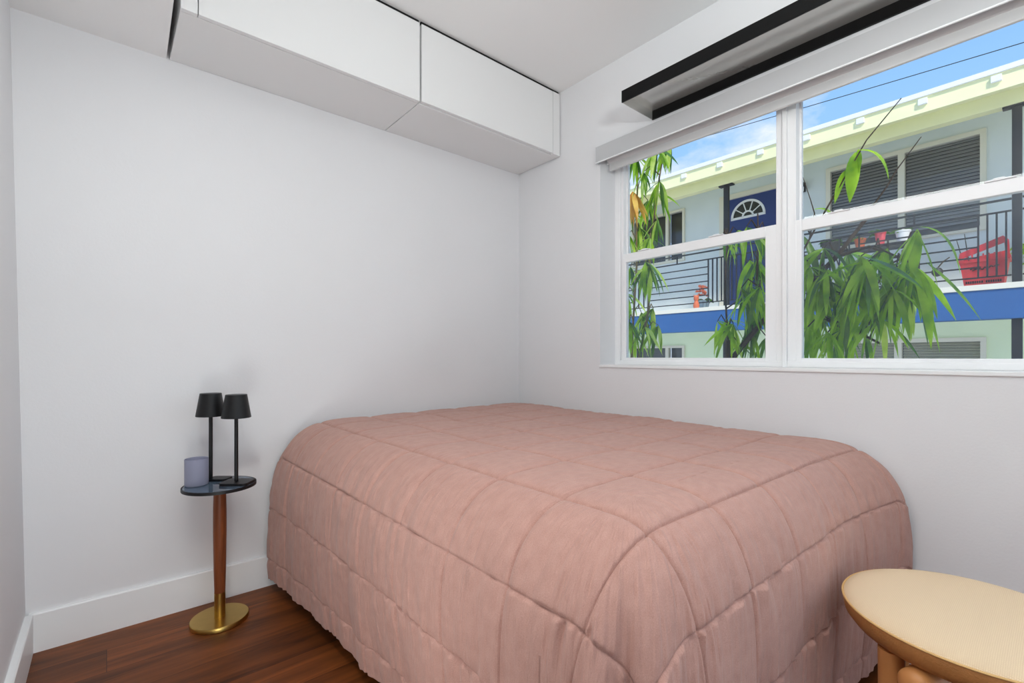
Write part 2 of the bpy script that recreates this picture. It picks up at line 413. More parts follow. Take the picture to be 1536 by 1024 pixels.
# ------------------------------------------------------------------ wall light above window
wl = thing('wall_light', 'long black linear light with a silvery underside on the wall above the window', 'wall light', (2.0, 0.3, 2.135))
LY0, LY1 = -0.75, 1.297
k = MB()
k.box(1.752, 1.758, LY0, LY1, 2.134, 2.178)
k.box(1.752, 1.998, LY0, LY1, 2.178, 2.186)
k.box(1.989, 1.998, LY0, LY1, 2.134, 2.178)
k.build('housing', M['black'], wl)
r_ = MB()
r_.box(1.758, 1.989, LY0+0.003, LY1-0.003, 2.174, 2.1778)
r_.build('reflector', M['silver'], wl, smooth=True, label='satin silver reflector')
for ye in (LY1-0.003, LY0): MB().box(1.758, 1.989, ye, ye+0.003, 2.134, 2.178).build('end_cap', M['silver'], wl)

# ------------------------------------------------------------------ wall cabinets
CY = 1.908
def cabinet(name, label, x0, x1, fl, fr):
    t = thing(name, label, 'cabinet', ((x0+x1)/2, 2.09, ZS), group='white wall cabinets below the ceiling')
    b = MB()
    b.box(x0, x1, CY+0.022, YA-0.001, ZS, ZC-0.014, 0.0015)
    b.build('body', M['cab'], t)
    d0, d1 = x0 + (fl if fl else 0.003), x1 - (fr if fr else 0.003)
    d = MB().box(d0, d1, CY, CY+0.019, ZS+0.004 if fr else ZS, ZC-0.016, 0.0015)
    d.build('door', M['cab'], t)
    if fl: MB().box(x0, x0+fl-0.003, CY+0.001, CY+0.021, ZS, ZC-0.014, 0.001).build('filler_panel', M['cab'], t)
    if fr: MB().box(x1-fr+0.003, x1, CY+0.001, CY+0.021, ZS, ZC-0.014, 0.001).build('filler_panel', M['cab'], t)
    g = MB().box(x0+0.004, x1-0.004, CY+0.008, YA-0.01, ZC-0.013, ZC-0.001)
    g.build('shadow_gap', M['dark_gap'], t, label='dark strip standing for the shadow gap')  # shade of the gap under the ceiling, put in as a dark strip
    return t
cabinet('wall_cabinet', 'white flat-door wall cabinet on the left, beside the dropped ceiling', 0.187, 1.083, 0.05, 0)
cabinet('wall_cabinet', 'white flat-door wall cabinet on the right, in the corner by the window wall', 1.087, 1.994, 0, 0.058)
# thin dark reveal between cabinet and dropped ceiling is the open gap itself

# ------------------------------------------------------------------ bed and quilt
bed = thing('bed', 'double bed hidden under the dusty pink quilt', 'bed', (1.3, 1.3, 0))
MB().box(0.78, 1.97, 0.58, 2.24, 0.06, 0.34, 0.02).build('bed_base', M['bedbase'], bed)
MB().box(0.74, 1.975, 0.56, 2.245, 0.342, 0.64, 0.07, 5).build('mattress', M['mattress'], bed, smooth=True)
for lx, ly in ((0.85, 0.66), (1.9, 0.66), (0.85, 2.16), (1.9, 2.16)):
    MB().box(lx-0.03, lx+0.03, ly-0.03, ly+0.03, 0.0, 0.06).build('leg', M['bedbase'], bed)

X0, Y0, X1, Y1 = 0.82, 0.58, 1.985, 2.245
ZT = 0.709
PX = np.array([(0, 0), (0.045, 0.001), (0.085, 0.006), (0.125, 0.016), (0.16, 0.034), (0.19, 0.058), (0.215, 0.088), (0.235, 0.125), (0.248, 0.165), (0.258, 0.215), (0.264, 0.29), (0.262, 0.40), (0.254, 0.52), (0.243, 0.645)])
seg = np.hypot(*np.diff(PX, axis=0).T); arcl = np.r_[0, np.cumsum(seg)]
LMAX = arcl[-1]
RH = np.linspace(0, LMAX, 400)
def smooth1(v, n=7):
    k = np.ones(n)/n
    p = np.r_[2*v[0]-v[n:0:-1], v, 2*v[-1]-v[-2:-n-2:-1]]
    return np.convolve(p, k, 'same')[n:-n]
OUT = smooth1(np.interp(RH, arcl, PX[:, 0]), 25); DRP = smooth1(np.interp(RH, arcl, PX[:, 1]), 25)
SX = np.array([0.734, 0.966, 1.208, 1.448, 1.672, 1.90])            # seams of constant cloth x (top)
SY = np.array([0.447, 0.695, 0.905, 1.132, 1.350, 1.580, 1.80, 2.03])
# cloth coordinate continues beyond the edge: cx = X0 - rho on the left, cy = Y0 - rho at the foot
SXall = np.r_[SX[0]-0.222-0.208*np.arange(3)[::-1], SX]
SYall = np.r_[SY[0]-0.200-0.208*np.arange(4)[::-1], SY]
rng = np.random.default_rng(3)
def seamdist(c, S):
    d = np.abs(c[..., None]-S); i = d.argmin(-1); return d.min(-1)
def cellfrac(c, S):
    e = np.r_[S[0]-0.21, S, S[-1]+0.23]
    i = np.clip(np.searchsorted(e, c)-1, 0, len(e)-2)
    return (c-e[i])/(e[i+1]-e[i]), i
def vnoise(a, b, seed):
    """cheap smooth value noise"""
    r = np.random.default_rng(seed).random((256, 256))
    ia = np.floor(a).astype(int); ib = np.floor(b).astype(int)
    fa = a-ia; fb = b-ib; fa = fa*fa*(3-2*fa); fb = fb*fb*(3-2*fb)
    g = lambda i, j: r[i % 256, j % 256]
    return (g(ia, ib)*(1-fa)+g(ia+1, ib)*fa)*(1-fb)+(g(ia, ib+1)*(1-fa)+g(ia+1, ib+1)*fa)*fb - 0.5
def puff(cx, cy, side):
    fx, ix = cellfrac(cx, SXall); fy, iy = cellfrac(cy, SYall)
    dx = seamdist(cx, SXall); dy = seamdist(cy, SYall)
    dome = (np.clip(np.sin(PI*fx), 0, 1)*np.clip(np.sin(PI*fy), 0, 1))**0.45
    h = 0.0052*dome*(1-0.55*side)
    groove = (0.0062+0.0022*(1-side))*(np.exp(-dx/(0.0032+0.0020*(1-side))) + np.exp(-dy/(0.0032+0.0020*(1-side))))
    # puckers: fine gathers running away from the cross seams
    ramp_y = np.exp(-dy/0.05); ramp_x = np.exp(-dx/0.05)
    return h - groove, fx, fy, dx, dy, ix, iy
verts = []; faces = []; uvs = []; uvp = []
def addgrid(P, U, V, S, T):
    uvp.extend(np.stack([S+0*U, T+0*U], -1).reshape(-1, 2).tolist())
    base = len(verts); n, m = P.shape[:2]
    verts.extend(P.reshape(-1, 3).tolist()); uvs.extend(np.stack([U, V], -1).reshape(-1, 2).tolist())
    for i in range(n-1):
        for j in range(m-1):
            a = base+i*m+j; faces.append((a, a+1, a+m+1, a+m))
def gnormal(P):
    du = np.gradient(P, axis=0); dv = np.gradient(P, axis=1)
    N = np.cross(du, dv); L = np.linalg.norm(N, axis=-1, keepdims=True); return N/np.maximum(L, 1e-12)
def dense(a, b, S, step=0.0115, extra=(0.0, 0.0015, 0.003, 0.0048, 0.0075)):
    g = list(np.arange(a, b, step))+[b]
    for s in S:
        for e in extra:
            for q in (s-e, s+e):
                if a < q < b: g.append(q)
    g = sorted(g); o = [g[0]]
    for x in g[1:]:
        if x-o[-1] > 0.0011: o.append(x)
    o[-1] = b
    return np.array(o)
def crown(x, y):
    u = np.clip((x-X0)/(X1-X0), 0, 1); v_ = np.clip((y-Y0)/(Y1-Y0), 0, 1)
    z = 0.006*np.sin(PI*np.clip(u*0.62, 0, 1))*np.sin(PI*np.clip(v_*0.62, 0, 1))
    z = z - 0.05*np.clip((x-1.90)/0.085, 0, 1)**2 - 0.03*np.clip((y-2.17)/0.075, 0, 1)**2
    return z
# --- top
gx = dense(X0, X1, SX); gy = dense(Y0, Y1, SY)
A, B = np.meshgrid(gx, gy, indexing='ij')
h, fx, fy, dx, dy, ix, iy = puff(A, B, 0.0)
wr = (0.25-np.abs(vnoise(A*13+B*7+iy*3.1, B*62-A*9+ix*7.7+3.0*vnoise(A*7, B*7, 5), 7)))*0.0085*np.clip(np.minimum(dx, dy)/0.02, 0.15, 1)
rowamp = 0.35+0.65*vnoise(ix*1.0+0.5, iy*1.0+0.5, 9)+0.5
mid = np.clip((B-0.70)/0.15, 0, 1)*np.clip((A-0.9)/0.15, 0, 1)
low = vnoise(A*4, B*4, 21)*0.010
edge = np.clip(np.minimum(A-X0, B-Y0)/0.12, 0, 1)
Z = ZT + crown(A, B) + h + wr*(0.35+0.65*mid)*rowamp + low*edge
addgrid(np.stack([A, B, Z], -1), A, B, B+0.25*A+5.0, A)
# --- skirt: foot side, corner, left side as one strip in (t, rho)
gx2 = dense(X0, X1, SX)[::-1]; gy2 = dense(Y0, Y1, SY)
NPH = 240
tt = []      # (centre x, centre y, phi)
for x in gx2: tt.append((x, Y0, PI/2))
for p in np.linspace(PI/2, 0, NPH)[1:-1]: tt.append((X0, Y0, p))
for y in gy2: tt.append((X0, y, 0.0))
tt = np.array(tt)
CX, CYc, PH = [tt[:, i][:, None] for i in range(3)]
R = RH[None, :]
KN = 1.0/((np.abs(np.cos(PH))**3+np.abs(np.sin(PH))**3)**(1/3.0))     # squarer corner
cxx = CX - R*KN*np.cos(PH); cyy = CYc - R*KN*np.sin(PH)
side = np.clip((R-0.12)/0.15, 0, 1)*np.ones_like(CX)
corner = np.clip(np.sin(2*PH), 0, 1)**0.6
tlen = np.r_[0, np.cumsum(np.hypot(*np.diff(np.c_[CX[:, 0]-0.26*np.cos(PH[:, 0]), CYc[:, 0]-0.26*np.sin(PH[:, 0])], axis=0).T))][:, None]
ramp = np.clip((R-0.20)/0.45, 0, 1)
ripple = -np.clip((R-0.20)/0.34, 0, 1)**1.2*0.042*np.cos(12*(PH-0.72))*np.exp(-((PH-0.76)/0.42)**2)*corner
flare = 0.045*np.clip((CYc-1.55)/0.6, 0, 1)**1.3*(PH < 0.01) * np.clip((R-0.25)/0.5, 0, 1)
flare = flare - 0.022*(PH < 0.01)*np.clip((1.7-CYc)/0.5, 0, 1)*np.clip((R-0.35)/0.45, 0, 1)
und = vnoise(tlen*11+0*R, R*1.5, 31)*0.016*ramp + vnoise(tlen*28+0*R, R*3, 33)*0.006*ramp
OUTg = OUT[None, :]*np.ones_like(CX) + ripple + flare + und
Px = CX - OUTg*KN*np.cos(PH); FS = 0.72+0.24*np.clip((CX-1.55)/0.40, 0, 1)**1.3
Py = CYc - OUTg*FS*KN*np.sin(PH)
Pz = ZT - DRP[None, :] + crown(CX+0*R, CYc+0*R)*(1-0.4*ramp) - 0.0*corner*ramp
hem = vnoise(tlen*7+0*R, 0*R, 41)*0.018*ramp**3
P = np.stack([Px, Py, Pz+hem], -1)
N = gnormal(P)
outward = np.stack([-np.cos(PH)+0*R, -np.sin(PH)+0*R, 0.6+0*R+0*PH], -1)
N *= np.sign((N*outward).sum(-1, keepdims=True)+1e-9)
h, fx, fy, dx, dy, ix, iy = puff(cxx, cyy, side)
isleft = (PH < PI/4)
dcross = np.where(isleft, dx, dy)                 # distance to the level seams
below = np.where(isleft, 1-fx, 1-fy)              # 0 just below a seam
gather = (0.45*np.exp(-dcross/0.05)+0.30)*np.clip(dcross/0.008, 0.0, 1)
sl = vnoise(tlen*9, R*3, 61)*0.06
wr = vnoise((tlen+sl*R)*75+np.where(isleft, ix, iy)*5.3, R*9, 51)*0.0230*gather*side + vnoise((tlen+sl*R)*170, R*16, 53)*0.0085*gather*side
h = h + wr*np.clip(np.where(isleft, dy, dx)/0.015, 0.1, 1)
P = P + N*h[..., None]
addgrid(P, cxx, cyy, tlen, R+3.0)
me = bpy.data.meshes.new('quilt'); me.from_pydata(verts, [], faces); me.update()
uvl = me.uv_layers.new(name='cloth')
li = np.empty(len(me.loops), dtype=np.int32); me.loops.foreach_get('vertex_index', li)
uvl.data.foreach_set('uv', np.array(uvs)[li].astype(np.float32).ravel())
uvl2 = me.uv_layers.new(name='pleat')
uvl2.data.foreach_set('uv', np.array(uvp)[li].astype(np.float32).ravel())
bm = bmesh.new(); bm.from_mesh(me)
bmesh.ops.remove_doubles(bm, verts=bm.verts, dist=0.0006)
bmesh.ops.dissolve_degenerate(bm, dist=1e-6, edges=bm.edges)
bmesh.ops.recalc_face_normals(bm, faces=bm.faces)
if sum(f.normal.z for f in bm.faces) < 0: bmesh.ops.reverse_faces(bm, faces=bm.faces)
bm.to_mesh(me); bm.free()
me.polygons.foreach_set('use_smooth', [True]*len(me.polygons))
me.materials.append(M['quilt'])
quilt = bpy.data.objects.new('quilt', me); COL.objects.link(quilt)
tag(quilt, 'dusty pink square-stitched quilt draped over the whole bed', 'quilt')
so = quilt.modifiers.new('thick', 'SOLIDIFY'); so.thickness = 0.009; so.offset = -1

# ------------------------------------------------------------------ side table with lamps and candle
TX, TY = 0.326, 2.086
st = thing('side_table', 'slim round side table with a wooden pole on a brass foot', 'side table', (TX, TY, 0))
MB().lathe([(0, 0), (0.094, 0), (0.097, 0.002), (0.097, 0.014), (0.095, 0.017), (0.0, 0.017)], (TX, TY, 0), 64).build('base', M['brass'], st, smooth=True, label='round brass foot')
MB().lathe([(0, 0.0165), (0.0185, 0.0165), (0.0185, 0.108), (0, 0.108)], (TX, TY, 0), 32).build('ferrule', M['brass'], st, smooth=True)
MB().lathe([(0, 0.108), (0.0180, 0.108), (0.0205, 0.20), (0.0222, 0.34), (0.0222, 0.42), (0.020, 0.505), (0, 0.505)], (TX, TY, 0), 32).build('pole', M['walnut'], st, smooth=True, label='tapered walnut pole')
MB().lathe([(0, 0.505), (0.116, 0.505), (0.120, 0.508), (0.120, 0.514), (0.117, 0.517), (0, 0.517)], (TX, TY, 0), 72).build('tabletop', M['smoked'], st, smooth=True, label='smoked blue glass top')
MB().lathe([(0.1205, 0.5055), (0.1225, 0.5055), (0.1225, 0.5165), (0.1205, 0.5165)], (TX, TY, 0), 72, closed=True).build('rim', M['lampblack'], st, smooth=True)

RV = Vector((0.760, -0.649, 0)); FV = Vector((0.649, 0.760, 0))
def table_lamp(label, x, y, lo, hi, d0, d1, ztop):
    z0 = 0.5175
    t = thing('table_lamp', label, 'table lamp', (x, y, z0), group='slim black table lamps on the side table')
    c = Vector((x, y, 0))
    b = MB()
    pts = []
    rr = 0.012
    for (sx, sy, a0) in ((hi-rr, d1-rr, 0), (lo+rr, d1-rr, 90), (lo+rr, d0+rr, 180), (hi-rr, d0+rr, 270)):
        for a in (0, 30, 60, 90):
            q = math.radians(a0+a); p = c + RV*(sx+rr*math.cos(q)) + FV*(sy+rr*math.sin(q)); pts.append((p.x, p.y))
    b.prism(pts, 'z', z0, z0+0.009)
    b.build('base', M['lampblack'], t)
    MB().lathe([(0, z0+0.009), (0.0068, z0+0.009), (0.0068, ztop-0.012), (0, ztop-0.012)], (x, y, 0), 20).build('stem', M['lampblack'], t, smooth=True)
    s = MB().lathe([(0.0495, ztop-0.088), (0.0505, ztop-0.087), (0.0365, ztop-0.001), (0.0355, ztop), (0.0, ztop), (0.0, ztop-0.003), (0.034, ztop-0.003), (0.0485, ztop-0.087)], (x, y, 0), 56)
    s.build('lamp_shade', M['lampblack'], t, smooth=True)
    MB().lathe([(0, ztop-0.014), (0.012, ztop-0.014), (0.012, ztop-0.003), (0, ztop-0.003)], (x, y, 0), 20).build('socket', M['lampblack'], t, smooth=True)
    return t
table_lamp('slim black table lamp right behind the lilac candle glass', 0.306, 2.152, -0.013, 0.062, -0.010, 0.045, 0.857)
table_lamp('slim black table lamp at the right edge of the side table, nearer the bed', 0.374, 2.049, -0.046, 0.056, -0.04, 0.04, 0.855)
cg = thing('candle_holder', 'frosted lilac glass candle tumbler on the side table', 'candle holder', (0.257, 2.125, 0.5175))
zc = 0.5175
MB().lathe([(0, 0), (0.036, 0), (0.0385, 0.003), (0.0385, 0.097), (0.0375, 0.099), (0.0355, 0.097), (0.0355, 0.008), (0, 0.008)], (0.257, 2.125, zc), 48).build('tumbler', M['frost'], cg, smooth=True)
MB().lathe([(0, 0.0085), (0.035, 0.0085), (0.035, 0.062), (0, 0.06)], (0.257, 2.125, zc), 40).build('wax', M['wax'], cg, smooth=True)
MB().tube([(0.257, 2.125, zc+0.058), (0.258, 2.125, zc+0.07)], 0.0012, 6).build('wick', M['lampblack'], cg)

# ------------------------------------------------------------------ stool
SXc, SYc, SZ = 1.405, 0.128, 0.45
sl_ = thing('stool', 'round wooden stool with a golden woven padded seat at the bed foot', 'stool', (SXc, SYc, 0))
SR = 0.232
MB().lathe([(0, -0.062), (SR-0.045, -0.062), (SR-0.016, -0.054), (SR-0.004, -0.038), (SR, -0.018), (SR-0.001, -0.009), (0, -0.009)], (SXc, SYc, SZ), 96).build('seat_band', M['band'], sl_, smooth=True, sharp=80, label='tan brown side band of the seat')
seat = MB().lathe([(0, -0.0085), (SR-0.002, -0.0085), (SR-0.006, -0.003), (SR-0.020, 0.003), (SR-0.05, 0.009), (SR-0.10, 0.013), (0, 0.015)], (SXc, SYc, SZ), 96)
seat.build('seat', M['weave'], sl_, smooth=True, sharp=80)
pp = MB(); ring = [(SXc+(SR-0.0005)*math.cos(a), SYc+(SR-0.0005)*math.sin(a), SZ-0.008) for a in np.linspace(0, 2*PI, 97)]
pp.tube(ring, 0.0024, 6, caps=False).build('piping', M['piping'], sl_, smooth=True)
for deg in (143, 233, 323, 53):
    a = math.radians(deg); x, y = SXc+0.188*math.cos(a), SYc+0.188*math.sin(a)
    MB().lathe([(0, 0), (0.018, 0), (0.0205, 0.004), (0.023, 0.385), (0, 0.389)], (x, y, 0), 28).build('leg', M['oak'], sl_, smooth=True)
for deg, dz in ((163, -0.088),):
    a = math.radians(deg); d = Vector((math.cos(a), math.sin(a), 0)); c = Vector((SXc, SYc, SZ+dz))
    L = 0.242; r0 = 0.029
    pts = []; rad = []
    for t in (0.0, 0.25, 0.5, 0.75, 0.93): pts.append(c-d*(L+r0*0.6*math.cos(t*PI/2)-0.02)); rad.append(max(0.004, r0*math.sin(t*PI/2)))
    pts.append(c-d*(L-0.03)); rad.append(r0); pts.append(c+d*(L-0.03)); rad.append(r0)
    for t in (0.93, 0.75, 0.5, 0.25, 0.0): pts.append(c+d*(L+r0*0.6*math.cos(t*PI/2)-0.02)); rad.append(max(0.004, r0*math.sin(t*PI/2)))
    MB().tube(pts, rad, 28).build('crossbar', M['oak'], sl_, smooth=True)
# ------------------------------------------------------------------ apartment building opposite
XR, XW = 8.2, 9.2
ZB0, ZB1, ZSL = 1.445, 1.80, 1.868
GZ = -0.85
BY0, BY1 = -6.0, 12.0
MB().box(2.25, 24, -12, 22, GZ-0.1, GZ).build('ground', M['ground'], kind='structure')
apt = thing('apartment_building', 'two-storey apartment building opposite with pale blue walls, yellow eaves and a cobalt balcony beam', 'building', (9.0, 2.5, GZ))
def wall_with_holes(x0, x1, y0, y1, z0, z1, holes):
    mb = MB(); ys = sorted({y0, y1}|{h[0] for h in holes}|{h[1] for h in holes})
    for a, b in zip(ys, ys[1:]):
        inside = [h for h in holes if h[0] <= a+1e-6 and h[1] >= b-1e-6]
        if not inside: mb.box(x0, x1, a, b, z0, z1)
        else:
            h = inside[0]
            if h[2] > z0: mb.box(x0, x1, a, b, z0, h[2])
            if h[3] < z1: mb.box(x0, x1, a, b, h[3], z1)
    return mb
up_holes = [(0.726, 2.633, 2.74, 4.13), (5.195, 6.5, 3.0, 4.09), (3.30, 4.457, 1.80, 4.12)]
lo_holes = [(0.726, 2.633, 0.05, 1.262), (5.195, 6.5, 0.2, 1.225)]
wall_with_holes(XW, XW+0.25, BY0, BY1, 1.62, 4.5, up_holes).build('upper_wall', M['blue_wall'], apt, label='pale blue upper wall')
wall_with_holes(XW, XW+0.25, BY0, BY1, GZ, 1.62, lo_holes).build('lower_wall', M['green_wall'], apt, label='pale mint green lower wall')
MB().box(XR-0.12, XR+0.12, BY0, BY1, ZB0, ZB1, 0.006).build('balcony_beam', M['cobalt'], apt, label='cobalt blue balcony beam')
MB().box(XR-0.14, XW, BY0, BY1, ZB1, ZSL, 0.004).build('balcony_slab', M['cream'], apt)
MB().box(XR+0.12, XW, BY0, BY1, 1.62, ZB1).build('balcony_underside', M['white_ext'], apt)
# eaves: white roof edge, yellow fascia, sloping soffit, yellow beam over the posts
MB().prism([(7.76, 4.25), (7.76, 4.31), (10.5, 4.73), (12.5, 4.4), (12.5, 4.3), (10.5, 4.62), (7.80, 4.25)], 'y', BY0, BY1).build('roof', M['white_ext'], apt, label='white roof edge')
MB().box(7.79, 7.84, BY0, BY1, 4.055, 4.255).build('fascia', M['yellow'], apt, label='pale yellow fascia board')
MB().prism([(7.84, 4.10), (XW, 4.32), (XW, 4.36), (7.84, 4.14)], 'y', BY0, BY1).build('soffit', M['yellow'], apt)
MB().box(XR-0.07, XR+0.07, BY0, BY1, 3.975, 4.27, 0.004).build('eave_beam', M['yellow'], apt)
for i in range(-4, 15):
    y = 0.534+0.647*i
    MB().box(7.755, 7.80, y-0.045, y+0.045, 4.150, 4.225, 0.004).build('rafter_end', M['white_ext'], apt)
for y in (0.39, 3.855, 7.32, -3.075):
    p = MB(); p.box(XR-0.03, XR+0.03, y-0.042, y+0.042, ZSL, 3.975, 0.004)
    p.box(XR-0.05, XR+0.05, y-0.12, y+0.12, 3.955, 3.975)
    p.build('post', M['rail'], apt)
    MB().box(XR-0.04, XR+0.04, y-0.045, y+0.045, GZ, ZB0, 0.004).build('lower_post', M['rail'], apt)
def railing(ya, yb):
    r = MB(); t = 0.011
    ya += 0.045; yb -= 0.045
    r.box(XR-0.02, XR+0.02, ya, yb, 2.868, 2.888)
    r.box(XR-t, XR+t, ya, yb, 2.726, 2.746); r.box(XR-t, XR+t, ya, yb, 1.960, 1.976)
    c = (ya+yb)/2
    groups = [[ya+0.045+0.08*k for k in range(4)], [yb-0.045-0.08*k for k in range(4)], [c-0.18+0.12*k for k in range(4)]]
    for g in groups:
        for y in g: r.box(XR-t, XR+t, y-t*0.8, y+t*0.8, 1.966, 2.736)
    for a, b in ((max(groups[0]), min(groups[2])), (max(groups[2]), min(groups[1]))):
        for z in (2.604, 2.475, 2.347, 2.219, 2.097): r.box(XR-t*0.7, XR+t*0.7, a, b, z-0.009, z+0.009)
        m_ = (a+b)/2; r.box(XR-t, XR+t, m_-t*0.8, m_+t*0.8, 2.736, 2.878)
    r.build('railing', M['rail'], apt, label='black iron balcony railing')
railing(0.39, 3.855); railing(3.855, 7.32); railing(-3.075, 0.39)
def ext_window(y0, y1, z0, z1, split, ft, slat, pitch, slat_z0=None, mull=0.08):
    f = MB(); frame_boxes(f, XW-0.045, XW+0.06, y0, y1, z0, z1, ft)
    f.box(XW-0.045, XW+0.06, split-mull/2, split+mull/2, z0+ft, z1-ft)
    w_ = f.build('window', M['cream'], apt)
    for (a, b) in ((y0+ft, split-mull/2), (split+mull/2, y1-ft)):
        MB().box(XW+0.01, XW+0.02, a, b, z0+ft, z1-ft).build('pane', M['ext_pane'], w_)
        if slat is not None:
            s = MB(); z = (slat_z0 or z0+ft)+0.01
            while z < z1-ft-0.01:
                s.prism([(XW+0.05, z), (XW+0.085, z+pitch*0.8), (XW+0.087, z+pitch*0.75), (XW+0.052, z-0.004)], 'y', a+0.005, b-0.005)
                z += pitch
            s.build('blind', slat, w_)
        MB().box(XW+0.12, XW+0.13, a-0.02, b+0.02, z0, z1).build('room_darkness', M['ext_dark'], w_, label='dark panel standing for the unlit room behind the glass')  # flat dark sheet painting the shade inside the room
M['ext_pane'] = glass_mat('opposite_window_glass', refl=0.1)
ext_window(0.726, 2.633, 2.74, 4.13, 1.642, 0.062, M['slats'], 0.05, 2.88)
ext_window(5.195, 6.50, 3.0, 4.09, 5.60, 0.045, None, 0.05, mull=0.06)
ext_window(0.726, 2.633, 0.05, 1.262, 1.68, 0.058, M['slats_tan'], 0.042, mull=0.09)
ext_window(5.195, 6.50, 0.2, 1.225, 5.60, 0.05, None, 0.05, mull=0.07)
# door
dfm = MB(); frame_boxes(dfm, XW-0.03, XW+0.08, 3.30, 4.457, ZSL, 4.12, 0.09, 0.01)
dfm.build('door_frame', M['cream'], apt)
door = MB().box(XW+0.02, XW+0.06, 3.39, 4.367, ZSL+0.012, 4.03)
for (a, b, c, d) in ((3.52, 3.82, 2.05, 2.55), (3.94, 4.24, 2.05, 2.55), (3.52, 3.82, 2.7, 3.4), (3.94, 4.24, 2.7, 3.4)):
    frame_boxes(door, XW+0.010, XW+0.022, a, b, c, d, 0.03, bev=0.004)
dr = door.build('door', M['navy'], apt, label='navy blue panelled door')
fc, fz, fr = 3.925, 3.645, 0.315
fan = MB()
half = [(fc+fr*math.cos(a), fz+fr*math.sin(a)) for a in np.linspace(0, PI, 25)]
inn = [(fc+(fr-0.04)*math.cos(a), fz+(fr-0.04)*math.sin(a)) for a in np.linspace(PI, 0, 25)]
fan.prism(half+inn, 'x', XW-0.002, XW+0.022)
fan.box(XW-0.002, XW+0.022, fc-fr, fc+fr, fz-0.03, fz+0.012)
hub = [(fc+0.11*math.cos(a), fz+0.11*math.sin(a)) for a in np.linspace(0, PI, 15)]; hin = [(fc+0.08*math.cos(a), fz+0.08*math.sin(a)) for a in np.linspace(PI, 0, 15)]
fan.prism(hub+hin, 'x', XW-0.002, XW+0.022)
for a in (36, 72, 108, 144):
    q = math.radians(a); fan.tube([(XW+0.01, fc+0.09*math.cos(q), fz+0.09*math.sin(q)), (XW+0.01, fc+(fr-0.02)*math.cos(q), fz+(fr-0.02)*math.sin(q))], 0.011, 6)
fan.build('fanlight', M['white_ext'], dr, label='white half-round fanlight')
MB().prism([(fc+(fr-0.02)*math.cos(a), fz+(fr-0.02)*math.sin(a)) for a in np.linspace(0, PI, 25)], 'x', XW+0.012, XW+0.0195).build('fanlight_pane', M['ext_dark'], dr)
MB().tube([(XW+0.02, 3.47, 2.86), (XW-0.04, 3.47, 2.86)], 0.012, 10).tube([(XW-0.04, 3.47, 2.86), (XW-0.07, 3.47, 2.86)], 0.03, 14).build('door_knob', M['brass'], dr)
# wall lantern beside the door
wlm = thing('porch_light', 'small dark porch light on the pale blue wall left of the large window', 'wall light', (9.19, 2.99, 3.93))
MB().box(9.16, 9.2, 2.94, 3.04, 3.84, 4.0, 0.01).build('backplate', M['rail'], wlm)
MB().lathe([(0, 0.06), (0.04, 0.05), (0.085, -0.02), (0.085, -0.05), (0.0, -0.05)], (9.08, 2.99, 3.95), 20).build('lamp_shade', M['rail'], wlm, smooth=True)
MB().lathe([(0, -0.05), (0.055, -0.05), (0.05, -0.12), (0.0, -0.14)], (9.08, 2.99, 3.95), 20).build('bulb', M['white_pot'], wlm, smooth=True)

# power cable
cb = MB(); pts = []
for t in np.linspace(0, 1, 40):
    y = -4+t*16; pts.append((7.0, y, 4.15+0.077*(y-0.29)+0.004*(y-4)**2*0.5-0.03))
tag(cb.tube(pts, 0.0045, 6).build('power_cable', M['wire']), 'thin power cable crossing the sky above the roof', 'cable')

# ------------------------------------------------------------------ things on the balcony
bk = thing('shopping_basket', 'red plastic shopping basket with tipped handles on the balcony by the black post', 'basket', (8.55, 0.69, ZSL))
def ring_rect(cx, cy, hx, hy, z): return [Vector((cx-hx, cy-hy, z)), Vector((cx+hx, cy-hy, z)), Vector((cx+hx, cy+hy, z)), Vector((cx-hx, cy+hy, z))]
b = MB()
def loft(b, rings, close_bottom=True):
    vs = [[b.bm.verts.new(v) for v in r] for r in rings]
    for A_, B_ in zip(vs, vs[1:]):
        for k in range(4): b.bm.faces.new((A_[k], A_[(k+1) % 4], B_[(k+1) % 4], B_[k]))
    if close_bottom: b.bm.faces.new(vs[0][::-1]); b.bm.faces.new(vs[-1])
bcx, bcy = 8.52, 0.69
loft(b, [ring_rect(bcx, bcy, 0.13, 0.175, ZSL+0.001), ring_rect(bcx, bcy, 0.155, 0.215, 2.19), ring_rect(bcx, bcy, 0.175, 0.235, 2.19), ring_rect(bcx, bcy, 0.175, 0.235, 2.215), ring_rect(bcx, bcy, 0.145, 0.205, 2.215), ring_rect(bcx, bcy, 0.12, 0.165, ZSL+0.02)])
for s, tilt in ((-1, 0.12), (1, -0.02)):
    h = MB(); x = bcx+s*0.15
    zz0, zz1 = 2.215, 2.215
    top = [(bcy+0.235, 2.20), (bcy+0.215, 2.285+tilt*0.3), (bcy-0.175, 2.36+tilt), (bcy-0.225, 2.30+tilt), (bcy-0.235, 2.20), (bcy-0.20, 2.20), (bcy-0.185, 2.275+tilt), (bcy+0.17, 2.225+tilt*0.3), (bcy+0.19, 2.20)]
    h.prism(top, 'x', x-0.012, x+0.012)
    for q in range(7):
        yy = bcy-0.15+0.05*q; h.box(x-0.008, x+0.008, yy-0.008, yy+0.008, 2.20, 2.29)
    h.build('handle', M['red'], bk)
b.bm.faces.ensure_lookup_table(); nred = len(b.bm.faces); pr = b
for i in range(16):
    if i == 8: continue
    y = bcy+0.155-0.0205*i
    pr.box(bcx-0.141, bcx-0.133, y-0.007, y+0.007, ZSL+0.055, ZSL+0.085)
    if i < 6: pr.box(bcx-0.143, bcx-0.137, y-0.008, y+0.008, ZSL+0.11, ZSL+0.128)
